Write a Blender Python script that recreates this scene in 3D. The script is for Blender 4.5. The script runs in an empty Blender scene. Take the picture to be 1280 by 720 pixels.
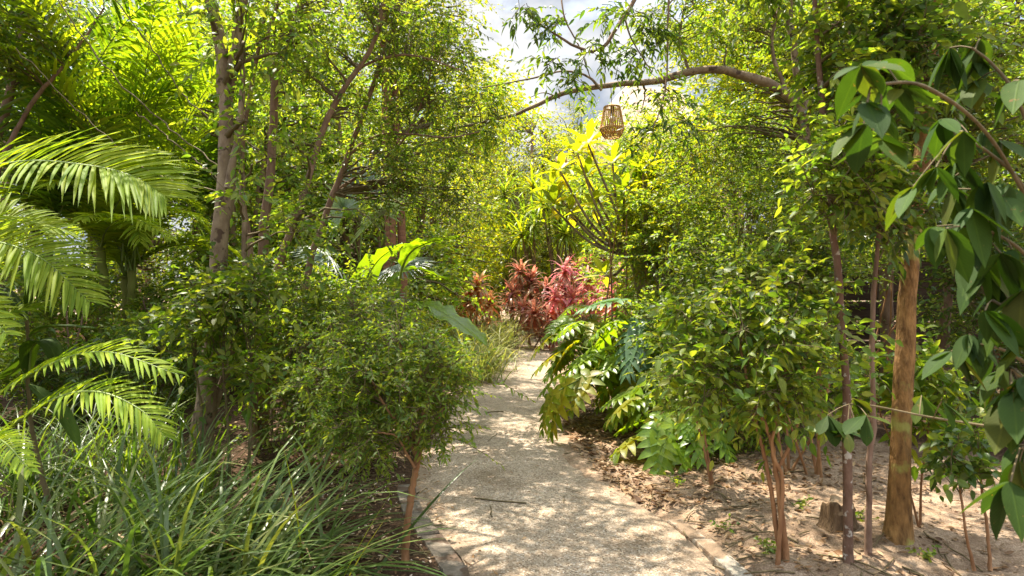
import bpy, math
import numpy as np
from mathutils import Vector

R = math.radians
rng = np.random.default_rng(11)
SC = bpy.context.scene
COL = SC.collection
EYE = 1.5
F = 800.0          # focal length in photo pixels (1280 wide)


def W(px, py, d):
    """world point seen at a photo pixel at distance d in front of the camera"""
    return np.array([(px - 640) * d / F, d, EYE - (py - 360) * d / F])


def G(px, d):
    return np.array([(px - 640) * d / F, d, 0.0])


def nrm(v):
    return v / np.maximum(np.linalg.norm(v, axis=-1, keepdims=True), 1e-9)


def U(a, b, n=None):
    return rng.uniform(a, b, n)


# ------------------------------------------------------------------ mesh builder
class MB:
    def __init__(self):
        self.v = []; self.f = []; self.n = 0; self.uv = []; self.has_uv = False          # f: list of (array [m,k], mat, smooth)

    def add(self, verts, faces, mat=0, uv=None):
        verts = np.asarray(verts, np.float32).reshape(-1, 3)
        if uv is None: uv = np.full((len(verts), 2), 9., np.float32)
        else: self.has_uv = True
        self.uv.append(np.asarray(uv, np.float32).reshape(-1, 2))
        for fa in faces:
            fa = np.asarray(fa, np.int32)
            if len(fa):
                self.f.append((fa + self.n, mat))
        self.v.append(verts); self.n += len(verts)

    def build(self, name, mats, parent=None, origin=(0, 0, 0), smooth=True):
        me = bpy.data.meshes.new(name)
        v = np.concatenate(self.v) - np.asarray(origin, np.float32)
        me.vertices.add(len(v)); me.vertices.foreach_set('co', v.astype(np.float32).ravel())
        loops = np.concatenate([f.ravel() for f, m in self.f])
        sizes = np.concatenate([np.full(len(f), f.shape[1], np.int32) for f, m in self.f])
        mi = np.concatenate([np.full(len(f), m, np.int32) for f, m in self.f])
        starts = np.concatenate([[0], np.cumsum(sizes)[:-1]]).astype(np.int32)
        me.loops.add(len(loops)); me.loops.foreach_set('vertex_index', loops.astype(np.int32))
        me.polygons.add(len(sizes)); me.polygons.foreach_set('loop_start', starts)
        me.polygons.foreach_set('material_index', mi)
        me.polygons.foreach_set('use_smooth', np.full(len(sizes), smooth))
        if self.has_uv:
            at = me.attributes.new('blade', 'FLOAT2', 'POINT'); at.data.foreach_set('vector', np.concatenate(self.uv).ravel())
        me.update(calc_edges=True)
        for m in (mats if isinstance(mats, (list, tuple)) else [mats]):
            me.materials.append(m)
        o = bpy.data.objects.new(name, me); COL.objects.link(o)
        if parent is not None:
            o.parent = parent
        else:
            o.location = origin
        return o


def tag(o, label, cat, group=None):
    o['label'] = label; o['category'] = cat
    if group: o['group'] = group
    return o


def thing(name, base, label, cat, group=None):
    o = bpy.data.objects.new(name, None); COL.objects.link(o)
    o.empty_display_size = .1
    o.location = tuple(float(x) for x in base)
    return tag(o, label, cat, group)


def copy_thing(src, loc, rz=0., sc=1., label=None, group=None):
    r = src.copy(); COL.objects.link(r)
    r.location = tuple(float(x) for x in loc); r.rotation_euler = (0, 0, rz); r.scale = (sc, sc, sc)
    if label: r['label'] = label
    if group: r['group'] = group
    for ch in list(src.children):
        c = ch.copy(); COL.objects.link(c); c.parent = r
        for g in list(ch.children):
            k = g.copy(); COL.objects.link(k); k.parent = c
    return r


# ------------------------------------------------------------------ curves and tubes
def spline(pts, n):
    p = np.asarray(pts, float)
    if len(p) == 2:
        return p[0] + (p[1] - p[0]) * np.linspace(0, 1, n)[:, None]
    q = np.vstack([2 * p[0] - p[1], p, 2 * p[-1] - p[-2]])
    s = np.linspace(0, len(p) - 1, n); i = np.minimum(s.astype(int), len(p) - 2); t = (s - i)[:, None]
    a, b, c, d = q[i], q[i + 1], q[i + 2], q[i + 3]
    return .5 * (2 * b + (c - a) * t + (2 * a - 5 * b + 4 * c - d) * t ** 2 + (3 * b - 3 * c + d - a) * t ** 3)


def tubes(mb, P, Rad, sides=3, mat=0, cap=False):
    """P [N,K,3] polylines, Rad [N,K]"""
    P = np.asarray(P, float); Rad = np.asarray(Rad, float)
    if P.ndim == 2: P = P[None]; Rad = Rad[None]
    N, K, _ = P.shape
    T = np.gradient(P, axis=1); T = nrm(T)
    ref = np.where(np.abs(T[..., 2:3]) > .9, np.array([1., 0, 0]), np.array([0, 0, 1.]))
    # one reference per line avoids twist
    ref = np.repeat(np.where(np.abs(nrm(P[:, -1] - P[:, 0])[:, None, 2:3]) > .8, np.array([1., 0.1, 0]), np.array([0, 0, 1.])), K, axis=1)
    A = nrm(np.cross(T, ref)); B = np.cross(T, A)
    th = np.arange(sides) * 2 * np.pi / sides
    V = P[:, :, None, :] + Rad[:, :, None, None] * (A[:, :, None, :] * np.cos(th)[None, None, :, None] + B[:, :, None, :] * np.sin(th)[None, None, :, None])
    idx = np.arange(N * K * sides).reshape(N, K, sides)
    a = idx[:, :-1]; b = idx[:, 1:]
    a2 = np.roll(a, -1, axis=2); b2 = np.roll(b, -1, axis=2)
    faces = [np.stack([a, b, b2, a2], -1).reshape(-1, 4)]
    if cap:
        faces.append(idx[:, -1, :].reshape(N, sides)); faces.append(idx[:, 0, ::-1].reshape(N, sides))
    mb.add(V, faces, mat)


def trunk(pts, r0, r1, n=26, sides=10, flare=.5, wob=.06, name='trunk', mat=None, parent=None, base=None, flare_len=.06, lump=.12):
    P = spline(pts, n); t = np.linspace(0, 1, n)
    r = r0 + (r1 - r0) * t
    r = r * (1 + flare * np.exp(-t / flare_len)) * (1 + wob * np.sin(t * 23 + U(0, 6)) * U(.5, 1, n))
    P[1:-1] += rng.normal(0, r0 * lump, (n - 2, 3))
    mb = MB(); tubes(mb, P, r, sides, 0, cap=True)
    mb.build(name, mat, parent, base)
    return P, r


# ------------------------------------------------------------------ leaves
def template(prof, fold=.18):
    vs, rows = [], []
    for t, w in prof:
        if w == 0:
            rows.append([len(vs)]); vs.append((t, 0, 0))
        else:
            k = len(vs); rows.append([k, k + 1, k + 2])
            vs += [(t, -w, w * fold * 2), (t, 0, 0), (t, w, w * fold * 2)]
    tri, quad = [], []
    for a, b in zip(rows[:-1], rows[1:]):
        if len(a) == 1 and len(b) == 3:
            tri += [(a[0], b[1], b[0]), (a[0], b[2], b[1])]
        elif len(a) == 3 and len(b) == 1:
            tri += [(a[0], a[1], b[0]), (a[1], a[2], b[0])]
        else:
            quad += [(a[0], a[1], b[1], b[0]), (a[1], a[2], b[2], b[1])]
    return np.array(vs, float), np.array(tri, int).reshape(-1, 3), np.array(quad, int).reshape(-1, 4)


TPL = {
    'tiny': (np.array([(0, 0, 0), (.45, -.5, .12), (1, 0, 0), (.45, .5, .12)], float), np.array([(0, 2, 1), (0, 3, 2)]), np.zeros((0, 4), int)),
    'ovate': template([(0, 0), (.16, .33), (.42, .48), (.72, .32), (1, 0)]),
    'obovate': template([(0, 0), (.12, .1), (.3, .26), (.5, .43), (.68, .5), (.82, .42), (.92, .26), (1, 0)], .14),
    'big': template([(0, 0), (.06, .2), (.15, .36), (.28, .47), (.42, .5), (.56, .47), (.7, .38), (.82, .25), (.92, .1), (1, 0)], .12),
    'lance': template([(0, 0), (.3, .5), (.65, .33), (1, 0)], .22),
    'leaflet': template([(0, .25), (.3, .5), (.7, .36), (1, 0)], .3),
    'broad': template([(0, 0), (.12, .34), (.35, .5), (.6, .44), (.82, .24), (1, 0)], .13),
    'strap': template([(0, .3), (.25, .5), (.5, .48), (.75, .33), (1, 0)], .3),
    'lobe': template([(0, .34), (.35, .5), (.7, .36), (.9, .17), (1, 0)], .12),
}


def leaves(mb, P, A, N, L, Wd, kind='ovate', droop=0., mat=0, curl=0.):
    """P base, A axis, N normal, L length, Wd width"""
    P = np.asarray(P, float).reshape(-1, 3); n = len(P)
    if n == 0: return
    A = nrm(np.broadcast_to(np.asarray(A, float), (n, 3))); N = np.broadcast_to(np.asarray(N, float), (n, 3))
    S = nrm(np.cross(N, A)); N = np.cross(A, S)
    L = np.broadcast_to(np.asarray(L, float), (n,)); Wd = np.broadcast_to(np.asarray(Wd, float), (n,))
    dr = np.broadcast_to(np.asarray(droop, float), (n,))
    tv, tri, quad = TPL[kind]
    t, s, u = tv[:, 0], tv[:, 1], tv[:, 2]
    V = (P[:, None] + A[:, None] * (L[:, None] * t)[..., None] + S[:, None] * (Wd[:, None] * s)[..., None]
         + N[:, None] * (Wd[:, None] * u - (curl * L)[:, None] * t ** 2)[..., None])
    V[..., 2] -= dr[:, None] * L[:, None] * t ** 2
    k = len(tv); off = (np.arange(n) * k)[:, None, None]
    fs = []
    if len(tri): fs.append((tri[None] + off).reshape(-1, 3))
    if len(quad): fs.append((quad[None] + off).reshape(-1, 4))
    mb.add(V, fs, mat, np.tile(np.stack([t, s], -1), (n, 1)))


def rsphere(n):
    return nrm(rng.normal(size=(n, 3)))


def twig_leaves(mb, S, D, L, nl, ll, lw, kind='ovate', droop=.15, grav=.25, twig_r=.002, start=.25, flat=1., tw=True, mats=(0, 1), axis=(.55, .85), spread=.45, pairs=False):
    """N twigs from S along D of length L; nl leaves each, alternate"""
    N = len(S); K = 5
    if N == 0: return
    t = np.linspace(0, 1, K)
    P = S[:, None] + D[:, None] * (L[:, None] * t)[..., None]
    P[..., 2] -= grav * L[:, None] * t ** 2
    P[:, 1:-1] += rng.normal(0, .04, (N, K - 2, 3)) * L[:, None, None]
    if tw:
        tubes(mb, P, np.broadcast_to(twig_r * (1.3 - t), (N, K)), 3, mats[0])
    tt = start + (1 - start) * (np.arange(nl) + rng.uniform(-.3, .3, (N, nl))) / max(nl - 1, 1)
    tt = np.clip(tt, .05, 1)
    x = tt * (K - 1); i = np.minimum(x.astype(int), K - 2); fr = (x - i)[..., None]
    rows = np.arange(N)[:, None]
    Q = P[rows, i] * (1 - fr) + P[rows, i + 1] * fr
    T = nrm(P[rows, i + 1] - P[rows, i])
    side = nrm(np.cross(T, np.array([0, 0, 1.]) + rng.normal(0, .25, (N, nl, 3))))
    sg = np.where(np.arange(nl) % 2 == 0, 1., -1.)[None, :, None]
    tipf = (tt[..., None] > .97) * 1.0
    A = T * (axis[0] + tipf) + side * sg * axis[1] * (1 - tipf) + rng.normal(0, spread * .5, (N, nl, 3))
    Nn = np.array([0, 0, flat]) + rng.normal(0, .75, (N, nl, 3)) - T * .1
    sz = rng.uniform(.65, 1.15, (N, nl))
    leaves(mb, Q.reshape(-1, 3), A.reshape(-1, 3), Nn.reshape(-1, 3), (ll * sz).ravel(), (lw * sz).ravel(), kind, droop + rng.uniform(-.1, .2, N * nl), mats[1])


def blob_clumps(blobs):
    """blobs: (centre, radii, clumps) -> clump centres biased to the outside"""
    out = []
    for c, r, m in blobs:
        d = rsphere(m); rad = U(.25, 1., m) ** .55
        out.append(np.asarray(c, float) + d * rad[:, None] * np.asarray(r, float))
    return np.concatenate(out)


def crown(mb, blobs, skel, clump_r=.3, twigs=9, nl=8, ll=.06, lw=.03, kind='ovate', droop=.15, grav=.25, limb=True, limb_r=.02, twig=True, flat=1., up=.25, pairs=False, spread=.45, limb_sides=5, zmin=None, axis=(.55, .85), shoots=.35):
    C = blob_clumps(blobs)
    if zmin is not None: C[:, 2] = np.maximum(C[:, 2], zmin + U(0, .1, len(C)))
    m = len(C)
    if limb and skel is not None:
        SP, SR = skel
        cost = np.linalg.norm(C[:, None] - SP[None], axis=2) + 1.6 * np.maximum(0, SP[None, :, 2] - C[:, None, 2] + .1)
        j = np.argmin(cost, 1); B = SP[j]; rr = np.minimum(SR[j] * .55, limb_r)
        dist = np.linalg.norm(C - B, axis=1)
        mid = (B + C) / 2 + np.array([0, 0, .18]) * dist[:, None] + rng.normal(0, .08, (m, 3)) * dist[:, None]
        t = np.linspace(0, 1, 8)[None, :, None]
        Q = (1 - t) ** 2 * B[:, None] + 2 * t * (1 - t) * mid[:, None] + t ** 2 * C[:, None]
        Q[:, 1:-1] += rng.normal(0, .018, (m, 6, 3)) * dist[:, None, None]
        tubes(mb, Q, rr[:, None] * np.linspace(1, .3, 8)[None], limb_sides, 0)
    per = rng.integers(int(twigs * .6), int(twigs * 1.5) + 1, m)
    cs = np.repeat(np.arange(m), per); N = len(cs)
    D = rsphere(N); D[:, 2] += up; D = nrm(D)
    L = clump_r * U(.55, 1.25, N) * U(.75, 1.3, m)[cs]
    S = C[cs] + D * (L * .05)[:, None]
    twig_leaves(mb, S, D, L, nl, ll, lw, kind, droop, grav, start=.25, flat=flat, tw=twig, spread=spread, axis=axis)
    # long leggy shoots that break the outline
    ks = int(m * shoots)
    if ks:
        j = rng.integers(0, m, ks); cen = C.mean(0); D = nrm(C[j] - cen) * .8 + rsphere(ks) * .6; D[:, 2] += .35; D = nrm(D)
        twig_leaves(mb, C[j], D, clump_r * U(1.2, 2.2, ks), int(nl * 1.7), ll * .95, lw * .95, kind, droop, grav * .9, .003, start=.3, flat=flat, tw=True, spread=spread, axis=axis)
    return N * nl


# ------------------------------------------------------------------ materials
def newmat(name):
    m = bpy.data.materials.new(name); m.use_nodes = True
    nt = m.node_tree; nt.nodes.clear()
    return m, nt, nt.nodes, nt.links


def c4(c):
    return (c[0], c[1], c[2], 1)


def leafmat(name, cols, tcol=(1.7, 1.6, .5), tmix=.45, rough=.42, spec=.4, noise=.9, vary=.35, yellow=None, coat=0., vein=0., ribs=16., slant=9., blotch=0.):
    m, nt, N, Lk = newmat(name)
    out = N.new('ShaderNodeOutputMaterial')
    geo = N.new('ShaderNodeNewGeometry'); tc = N.new('ShaderNodeTexCoord')
    rp = N.new('ShaderNodeValToRGB'); el = rp.color_ramp.elements
    ps = np.linspace(0, 1, len(cols))
    while len(el) < len(cols): el.new(.5)
    for e, p, c in zip(el, ps, cols): e.position = p; e.color = c4(c)
    Lk.new(geo.outputs['Random Per Island'], rp.inputs[0])
    nz = N.new('ShaderNodeTexNoise'); nz.inputs['Scale'].default_value = noise; nz.inputs['Detail'].default_value = 3
    Lk.new(tc.outputs['Object'], nz.inputs['Vector'])
    mr = N.new('ShaderNodeMapRange'); mr.inputs[1].default_value = .35; mr.inputs[2].default_value = .65
    mr.inputs[3].default_value = 1 - vary; mr.inputs[4].default_value = 1 + vary
    Lk.new(nz.outputs[0], mr.inputs[0])
    hs = N.new('ShaderNodeHueSaturation'); Lk.new(rp.outputs[0], hs.inputs['Color']); Lk.new(mr.outputs[0], hs.inputs['Value'])
    # fine vein / blotch variation inside a leaf
    n2 = N.new('ShaderNodeTexNoise'); n2.inputs['Scale'].default_value = 45; n2.inputs['Detail'].default_value = 2
    Lk.new(tc.outputs['Object'], n2.inputs['Vector'])
    m2 = N.new('ShaderNodeMapRange'); m2.inputs[3].default_value = .82; m2.inputs[4].default_value = 1.18
    Lk.new(n2.outputs[0], m2.inputs[0])
    mu = N.new('ShaderNodeMix'); mu.data_type = 'RGBA'; mu.blend_type = 'MULTIPLY'; mu.inputs[0].default_value = 1
    Lk.new(hs.outputs[0], mu.inputs[6]); Lk.new(m2.outputs[0], mu.inputs[7])
    if blotch:
        nb_ = N.new('ShaderNodeTexNoise'); nb_.inputs['Scale'].default_value = 38; nb_.inputs['Detail'].default_value = 4; nb_.inputs['Roughness'].default_value = .7; Lk.new(tc.outputs['Object'], nb_.inputs['Vector'])
        mb_ = N.new('ShaderNodeMapRange'); mb_.inputs[1].default_value = 1 - blotch; mb_.inputs[2].default_value = 1.03 - blotch; Lk.new(nb_.outputs[0], mb_.inputs[0])
        xb_ = N.new('ShaderNodeMix'); xb_.data_type = 'RGBA'; Lk.new(mb_.outputs[0], xb_.inputs[0]); Lk.new(mu.outputs[2], xb_.inputs[6]); xb_.inputs[7].default_value = (.16, .10, .035, 1); mu = xb_
    if vein:
        at = N.new('ShaderNodeAttribute'); at.attribute_name = 'blade'
        sp = N.new('ShaderNodeSeparateXYZ'); Lk.new(at.outputs['Vector'], sp.inputs[0])
        def mt(op, a, b=None, c=None):
            x = N.new('ShaderNodeMath'); x.operation = op
            for i_, v_ in enumerate((a, b, c)):
                if v_ is None: continue
                if isinstance(v_, (int, float)): x.inputs[i_].default_value = v_
                else: Lk.new(v_, x.inputs[i_])
            return x.outputs[0]
        ab = mt('ABSOLUTE', sp.outputs[1])
        rib = mt('ABSOLUTE', mt('SUBTRACT', mt('FRACT', mt('SUBTRACT', mt('MULTIPLY', sp.outputs[0], ribs), mt('MULTIPLY', ab, slant))), .5))
        rm = N.new('ShaderNodeMapRange'); rm.inputs[1].default_value = .0; rm.inputs[2].default_value = .12; rm.inputs[3].default_value = .55; rm.inputs[4].default_value = 0; Lk.new(rib, rm.inputs[0])
        mm = N.new('ShaderNodeMapRange'); mm.inputs[1].default_value = .015; mm.inputs[2].default_value = .045; mm.inputs[3].default_value = 1; mm.inputs[4].default_value = 0; Lk.new(ab, mm.inputs[0])
        vf = mt('MULTIPLY', mt('MAXIMUM', rm.outputs[0], mm.outputs[0]), vein)
        mv_ = N.new('ShaderNodeMix'); mv_.data_type = 'RGBA'; Lk.new(vf, mv_.inputs[0]); Lk.new(mu.outputs[2], mv_.inputs[6])
        br_ = N.new('ShaderNodeMix'); br_.data_type = 'RGBA'; br_.blend_type = 'MULTIPLY'; br_.inputs[0].default_value = 1; br_.clamp_result = False; Lk.new(mu.outputs[2], br_.inputs[6]); br_.inputs[7].default_value = (2.1, 1.8, 1.6, 1)
        Lk.new(br_.outputs[2], mv_.inputs[7]); mu = mv_
        bpv = N.new('ShaderNodeBump'); bpv.inputs['Strength'].default_value = .35; bpv.inputs['Distance'].default_value = .004; bpv.invert = True; Lk.new(vf, bpv.inputs['Height'])
    pb = N.new('ShaderNodeBsdfPrincipled'); pb.inputs['Roughness'].default_value = rough
    if vein: Lk.new(bpv.outputs[0], pb.inputs['Normal'])
    pb.inputs['Specular IOR Level'].default_value = spec
    pb.inputs['Coat Weight'].default_value = coat; pb.inputs['Coat Roughness'].default_value = .25
    Lk.new(mu.outputs[2], pb.inputs['Base Color'])
    tm = N.new('ShaderNodeMix'); tm.data_type = 'RGBA'; tm.blend_type = 'MULTIPLY'; tm.inputs[0].default_value = 1
    tm.clamp_result = False
    Lk.new(mu.outputs[2], tm.inputs[6]); tm.inputs[7].default_value = c4(tcol)
    tr = N.new('ShaderNodeBsdfTranslucent'); Lk.new(tm.outputs[2], tr.inputs[0])
    mx = N.new('ShaderNodeMixShader'); mx.inputs[0].default_value = tmix
    Lk.new(pb.outputs[0], mx.inputs[1]); Lk.new(tr.outputs[0], mx.inputs[2]); Lk.new(mx.outputs[0], out.inputs[0])
    return m


def solid(name, c0, c1, scale=8., rough=.85, bump=.4, bscale=None, spots=None, stretch=(1, 1, 1), spec=.25, detail=6):
    """mottled natural surface; spots=(colour, scale, threshold) for lichen and the like"""
    m, nt, N, Lk = newmat(name)
    out = N.new('ShaderNodeOutputMaterial'); pb = N.new('ShaderNodeBsdfPrincipled')
    pb.inputs['Roughness'].default_value = rough; pb.inputs['Specular IOR Level'].default_value = spec
    tc = N.new('ShaderNodeTexCoord'); mp = N.new('ShaderNodeMapping'); mp.inputs['Scale'].default_value = stretch
    Lk.new(tc.outputs['Object'], mp.inputs[0])
    nz = N.new('ShaderNodeTexNoise'); nz.inputs['Scale'].default_value = scale; nz.inputs['Detail'].default_value = detail
    nz.inputs['Roughness'].default_value = .65
    Lk.new(mp.outputs[0], nz.inputs['Vector'])
    rp = N.new('ShaderNodeValToRGB'); rp.color_ramp.elements[0].position = .32; rp.color_ramp.elements[1].position = .68
    rp.color_ramp.elements[0].color = c4(c0); rp.color_ramp.elements[1].color = c4(c1)
    Lk.new(nz.outputs[0], rp.inputs[0]); col = rp.outputs[0]
    if spots:
        sc, ss, th = spots
        n3 = N.new('ShaderNodeTexNoise'); n3.inputs['Scale'].default_value = ss; n3.inputs['Detail'].default_value = 4
        Lk.new(tc.outputs['Object'], n3.inputs['Vector'])
        m3 = N.new('ShaderNodeMapRange'); m3.inputs[1].default_value = th; m3.inputs[2].default_value = th + .06
        Lk.new(n3.outputs[0], m3.inputs[0])
        mx = N.new('ShaderNodeMix'); mx.data_type = 'RGBA'; Lk.new(m3.outputs[0], mx.inputs[0]); Lk.new(col, mx.inputs[6]); mx.inputs[7].default_value = c4(sc)
        col = mx.outputs[2]
    Lk.new(col, pb.inputs['Base Color'])
    bp = N.new('ShaderNodeBump'); bp.inputs['Strength'].default_value = bump; bp.inputs['Distance'].default_value = .02
    nb = N.new('ShaderNodeTexNoise'); nb.inputs['Scale'].default_value = bscale or scale * 2.2; nb.inputs['Detail'].default_value = 5
    Lk.new(mp.outputs[0], nb.inputs['Vector']); Lk.new(nb.outputs[0], bp.inputs['Height']); Lk.new(bp.outputs[0], pb.inputs['Normal'])
    Lk.new(pb.outputs[0], out.inputs[0])
    return m


LM = {
    'fresh': leafmat('leaf_fresh', [(.06, .12, .016), (.092, .165, .02), (.14, .21, .026), (.21, .24, .035), (.13, .19, .03)], tcol=(2.2, 2.08, .62), tmix=.52, vein=.35, ribs=9., slant=5.),
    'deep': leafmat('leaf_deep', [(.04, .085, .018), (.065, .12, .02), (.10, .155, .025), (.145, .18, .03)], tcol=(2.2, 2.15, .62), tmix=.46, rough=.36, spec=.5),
    'olive': leafmat('leaf_olive', [(.058, .105, .018), (.088, .15, .022), (.135, .185, .028), (.21, .21, .04)], tcol=(2.2, 2.05, .62), tmix=.5),
    'sunny': leafmat('leaf_sunny', [(.10, .17, .013), (.16, .23, .016), (.22, .27, .02), (.31, .29, .03)], tcol=(2.2, 1.9, .35), tmix=.54, vary=.28),
    'pale': leafmat('leaf_pale', [(.14, .19, .04), (.2, .23, .05), (.27, .26, .08)], tcol=(1.9, 1.7, .6), tmix=.45, rough=.5),
    'yellow': leafmat('leaf_yellow', [(.17, .23, .02), (.26, .3, .025), (.4, .36, .03)], tcol=(1.8, 1.7, .3), tmix=.55, vary=.2, vein=.5, ribs=12., slant=6.),
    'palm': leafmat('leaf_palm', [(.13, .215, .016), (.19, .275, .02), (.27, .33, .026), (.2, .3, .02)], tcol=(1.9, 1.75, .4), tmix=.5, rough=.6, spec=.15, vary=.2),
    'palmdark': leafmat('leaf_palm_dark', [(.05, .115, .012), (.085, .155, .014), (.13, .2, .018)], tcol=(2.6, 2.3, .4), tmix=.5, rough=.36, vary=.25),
    'silver': leafmat('leaf_silver', [(.12, .17, .11), (.17, .22, .15)], tcol=(1.2, 1.3, .7), tmix=.25, rough=.35),
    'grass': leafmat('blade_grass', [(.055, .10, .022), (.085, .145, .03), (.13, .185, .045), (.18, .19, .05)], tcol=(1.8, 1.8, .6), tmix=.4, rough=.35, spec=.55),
    'grasspale': leafmat('blade_pale', [(.12, .17, .04), (.18, .22, .06), (.25, .26, .09), (.3, .28, .12)], tcol=(1.8, 1.7, .6), tmix=.45, rough=.42),
    'red': leafmat('leaf_red', [(.30, .12, .09), (.42, .20, .14), (.5, .32, .2), (.34, .26, .1), (.26, .08, .08)], tcol=(1.5, .95, .85), tmix=.5, rough=.38, vary=.3),
    'pink': leafmat('leaf_pink', [(.55, .16, .2), (.66, .3, .3), (.72, .48, .4), (.6, .33, .16), (.55, .13, .2)], tcol=(1.4, .95, .95), tmix=.5, rough=.38, vary=.25),
    'orange': leafmat('leaf_orange', [(.5, .19, .11), (.56, .32, .17), (.55, .38, .16), (.4, .32, .1)], tcol=(1.5, 1.1, .8), tmix=.5, vary=.2),
    'split': leafmat('leaf_split', [(.09, .18, .015), (.14, .24, .017), (.2, .29, .022)], tcol=(2.4, 2.1, .4), tmix=.5, rough=.33, spec=.5, vary=.3, vein=.4, ribs=1., slant=0.),
    'splitblue': leafmat('leaf_split_blue', [(.075, .15, .065), (.11, .2, .09)], tcol=(1.6, 1.7, .7), tmix=.3, rough=.33, spec=.5, vary=.15, vein=.4, ribs=1., slant=0.),
    'banana': leafmat('leaf_banana', [(.09, .19, .012), (.13, .24, .014)], tcol=(2.4, 2.0, .3), tmix=.52, rough=.3, spec=.6, vary=.2, vein=.6, ribs=34., slant=2., blotch=.3),
    'large': leafmat('leaf_large', [(.018, .045, .008), (.028, .06, .009), (.042, .078, .011), (.075, .08, .013)], tcol=(2.1, 2.0, .45), tmix=.33, rough=.66, spec=.16, vary=.4, vein=.34, ribs=13., slant=8., blotch=.34),
    'dry': leafmat('leaf_dry', [(.16, .08, .035), (.25, .15, .07), (.36, .25, .14), (.12, .06, .03)], tcol=(1.2, 1, .6), tmix=.2, rough=.7, vary=.2),
    'flower': leafmat('petal', [(.6, .4, .38), (.7, .6, .55)], tcol=(1.2, 1.1, 1), tmix=.4, rough=.6),
}
BK = {
    'grey': solid('bark_grey', (.13, .085, .055), (.33, .25, .17), 9, bump=.6, spots=((.08, .05, .035), 11, .57), stretch=(1, 1, .6)),
    'brown': solid('bark_brown', (.13, .075, .05), (.30, .2, .14), 12, bump=.6, stretch=(1, 1, .35)),
    'orange': solid('bark_orange', (.09, .045, .015), (.36, .20, .07), 26, bump=1.0, bscale=50, stretch=(1, 1, .34), spots=((.30, .28, .07), 5, .56)),
    'twig': solid('bark_twig', (.09, .07, .03), (.17, .13, .07), 20, bump=.2),
    'rust': solid('bark_rust', (.18, .08, .035), (.38, .21, .10), 16, bump=.6, stretch=(1, 1, .3)),
    'lichen': solid('bark_lichen', (.10, .055, .035), (.2, .12, .08), 14, bump=.6, spots=((.4, .36, .3), 26, .58), stretch=(1, 1, .5)),
    'palm': solid('palm_stem', (.10, .13, .02), (.2, .2, .05), 5, bump=.25, stretch=(1, 1, .3)),
    'palmbark': solid('palm_bark', (.09, .06, .035), (.2, .14, .08), 10, bump=.5, stretch=(.3, .3, 3)),
    'stem': solid('green_stem', (.09, .14, .02), (.16, .2, .04), 12, bump=.1, rough=.5),
    'redbark': solid('bark_red', (.15, .065, .04), (.28, .14, .08), 10, bump=.5, stretch=(.4, .4, 2)),
    'stump': solid('bark_stump', (.06, .035, .018), (.24, .155, .085), 40, bump=1., stretch=(1, 1, .12), spots=((.3, .22, .13), 14, .6)),
}

# ================================================================== setting
YL = np.array([-5., -3, 0, 2, 3.33, 3.56, 4, 4.49, 5, 6, 7.5, 10, 12, 14.1, 17.1, 19.5])
XL = np.array([2.6, 1.5, .55, .02, -.21, -.27, -.47, -.66, -.76, -.86, -.94, -.9, -.6, -.21, .02, .3])
XR = np.array([4.2, 3.1, 2.05, 1.5, 1.1, 1.1, 1.05, .89, .72, .58, .58, .66, .8, .92, 1.1, 1.5])


def xl(y): return np.interp(y, YL, XL)
def xr(y): return np.interp(y, YL, XR)


# ---- ground: one sheet out to the horizon, finer near the path
def axis_coords(lo, hi, step, far):
    a = np.arange(lo, hi + 1e-6, step); g = []
    s, x = step, hi
    while x < far:
        s *= 1.35; x += s; g.append(x)
    h = []; s, x = step, lo
    while x > -far:
        s *= 1.35; x -= s; h.append(x)
    return np.array(h[::-1] + list(a) + g)


gx = axis_coords(-5, 5, .06, 600); gy = axis_coords(1.5, 12, .06, 600)
X, Y = np.meshgrid(gx, gy, indexing='ij')


def bumps(X, Y, s, n=24):
    r = np.random.default_rng(5); z = 0
    for _ in range(n):
        a = r.uniform(0, 6.28); k = s * r.uniform(.5, 2.2)
        z = z + np.sin((X * np.cos(a) + Y * np.sin(a)) * k + r.uniform(0, 6.28)) / n ** .5
    return z


dl = xl(Y) - X; drt = X - xr(Y)
inside = np.minimum(-dl, -drt)                       # >0 on the path
inside = np.where(Y > 19.5, -1, inside)
turn = (Y > 17.0) & (Y < 20.6) & (X > .2) & (X < 9)
edge = np.maximum(dl, drt)
sm = np.clip((edge + .02) / .35, 0, 1); sm = sm * sm * (3 - 2 * sm)
Z = -.035 + sm * .05 + np.clip((edge + .12) / .3, 0, 1) * (.014 * bumps(X, Y, 5.) + .008 * bumps(X, Y, 17.))
Z = Z + np.clip((edge) / 1.5, 0, 1) * .03 * bumps(X, Y, 1.6)
for mx_, my_, mh_, mr_ in [(2.24, 3.72, .05, .22), (1.44, 3.4, .035, .16), (1.8, 3.42, .03, .12), (1.96, 3.52, .025, .1), (2.03, 3.95, .03, .2), (1.45, 4.65, .03, .15), (-.57, 3.42, .03, .12), (-2.39, 5., .07, .35), (-2.2, 5.6, .06, .35)]:
    Z = Z + mh_ * np.exp(-((X - mx_) ** 2 + (Y - my_) ** 2) / mr_ ** 2)
spill = np.exp(-((Y - 6.0) / 1.3) ** 2) * np.exp(-((X - .62) / .22) ** 2)    # soil washed over the right edge
Z = Z + spill * (.045 + .012 * bumps(X, Y, 9.))
Z = np.where(inside > .3, -.045, Z)
Z = np.where((Y > 19.5) & ~turn, .0, Z); Z = np.where(turn, -.045, Z)
far = np.clip((np.hypot(X, Y) - 60) / 200, 0, 1); Z = Z * (1 - far)
nx, ny = X.shape
idx = np.arange(nx * ny).reshape(nx, ny)
q = np.stack([idx[:-1, :-1], idx[1:, :-1], idx[1:, 1:], idx[:-1, 1:]], -1).reshape(-1, 4)
m, nt, N, Lk = newmat('ground_soil')
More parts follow.
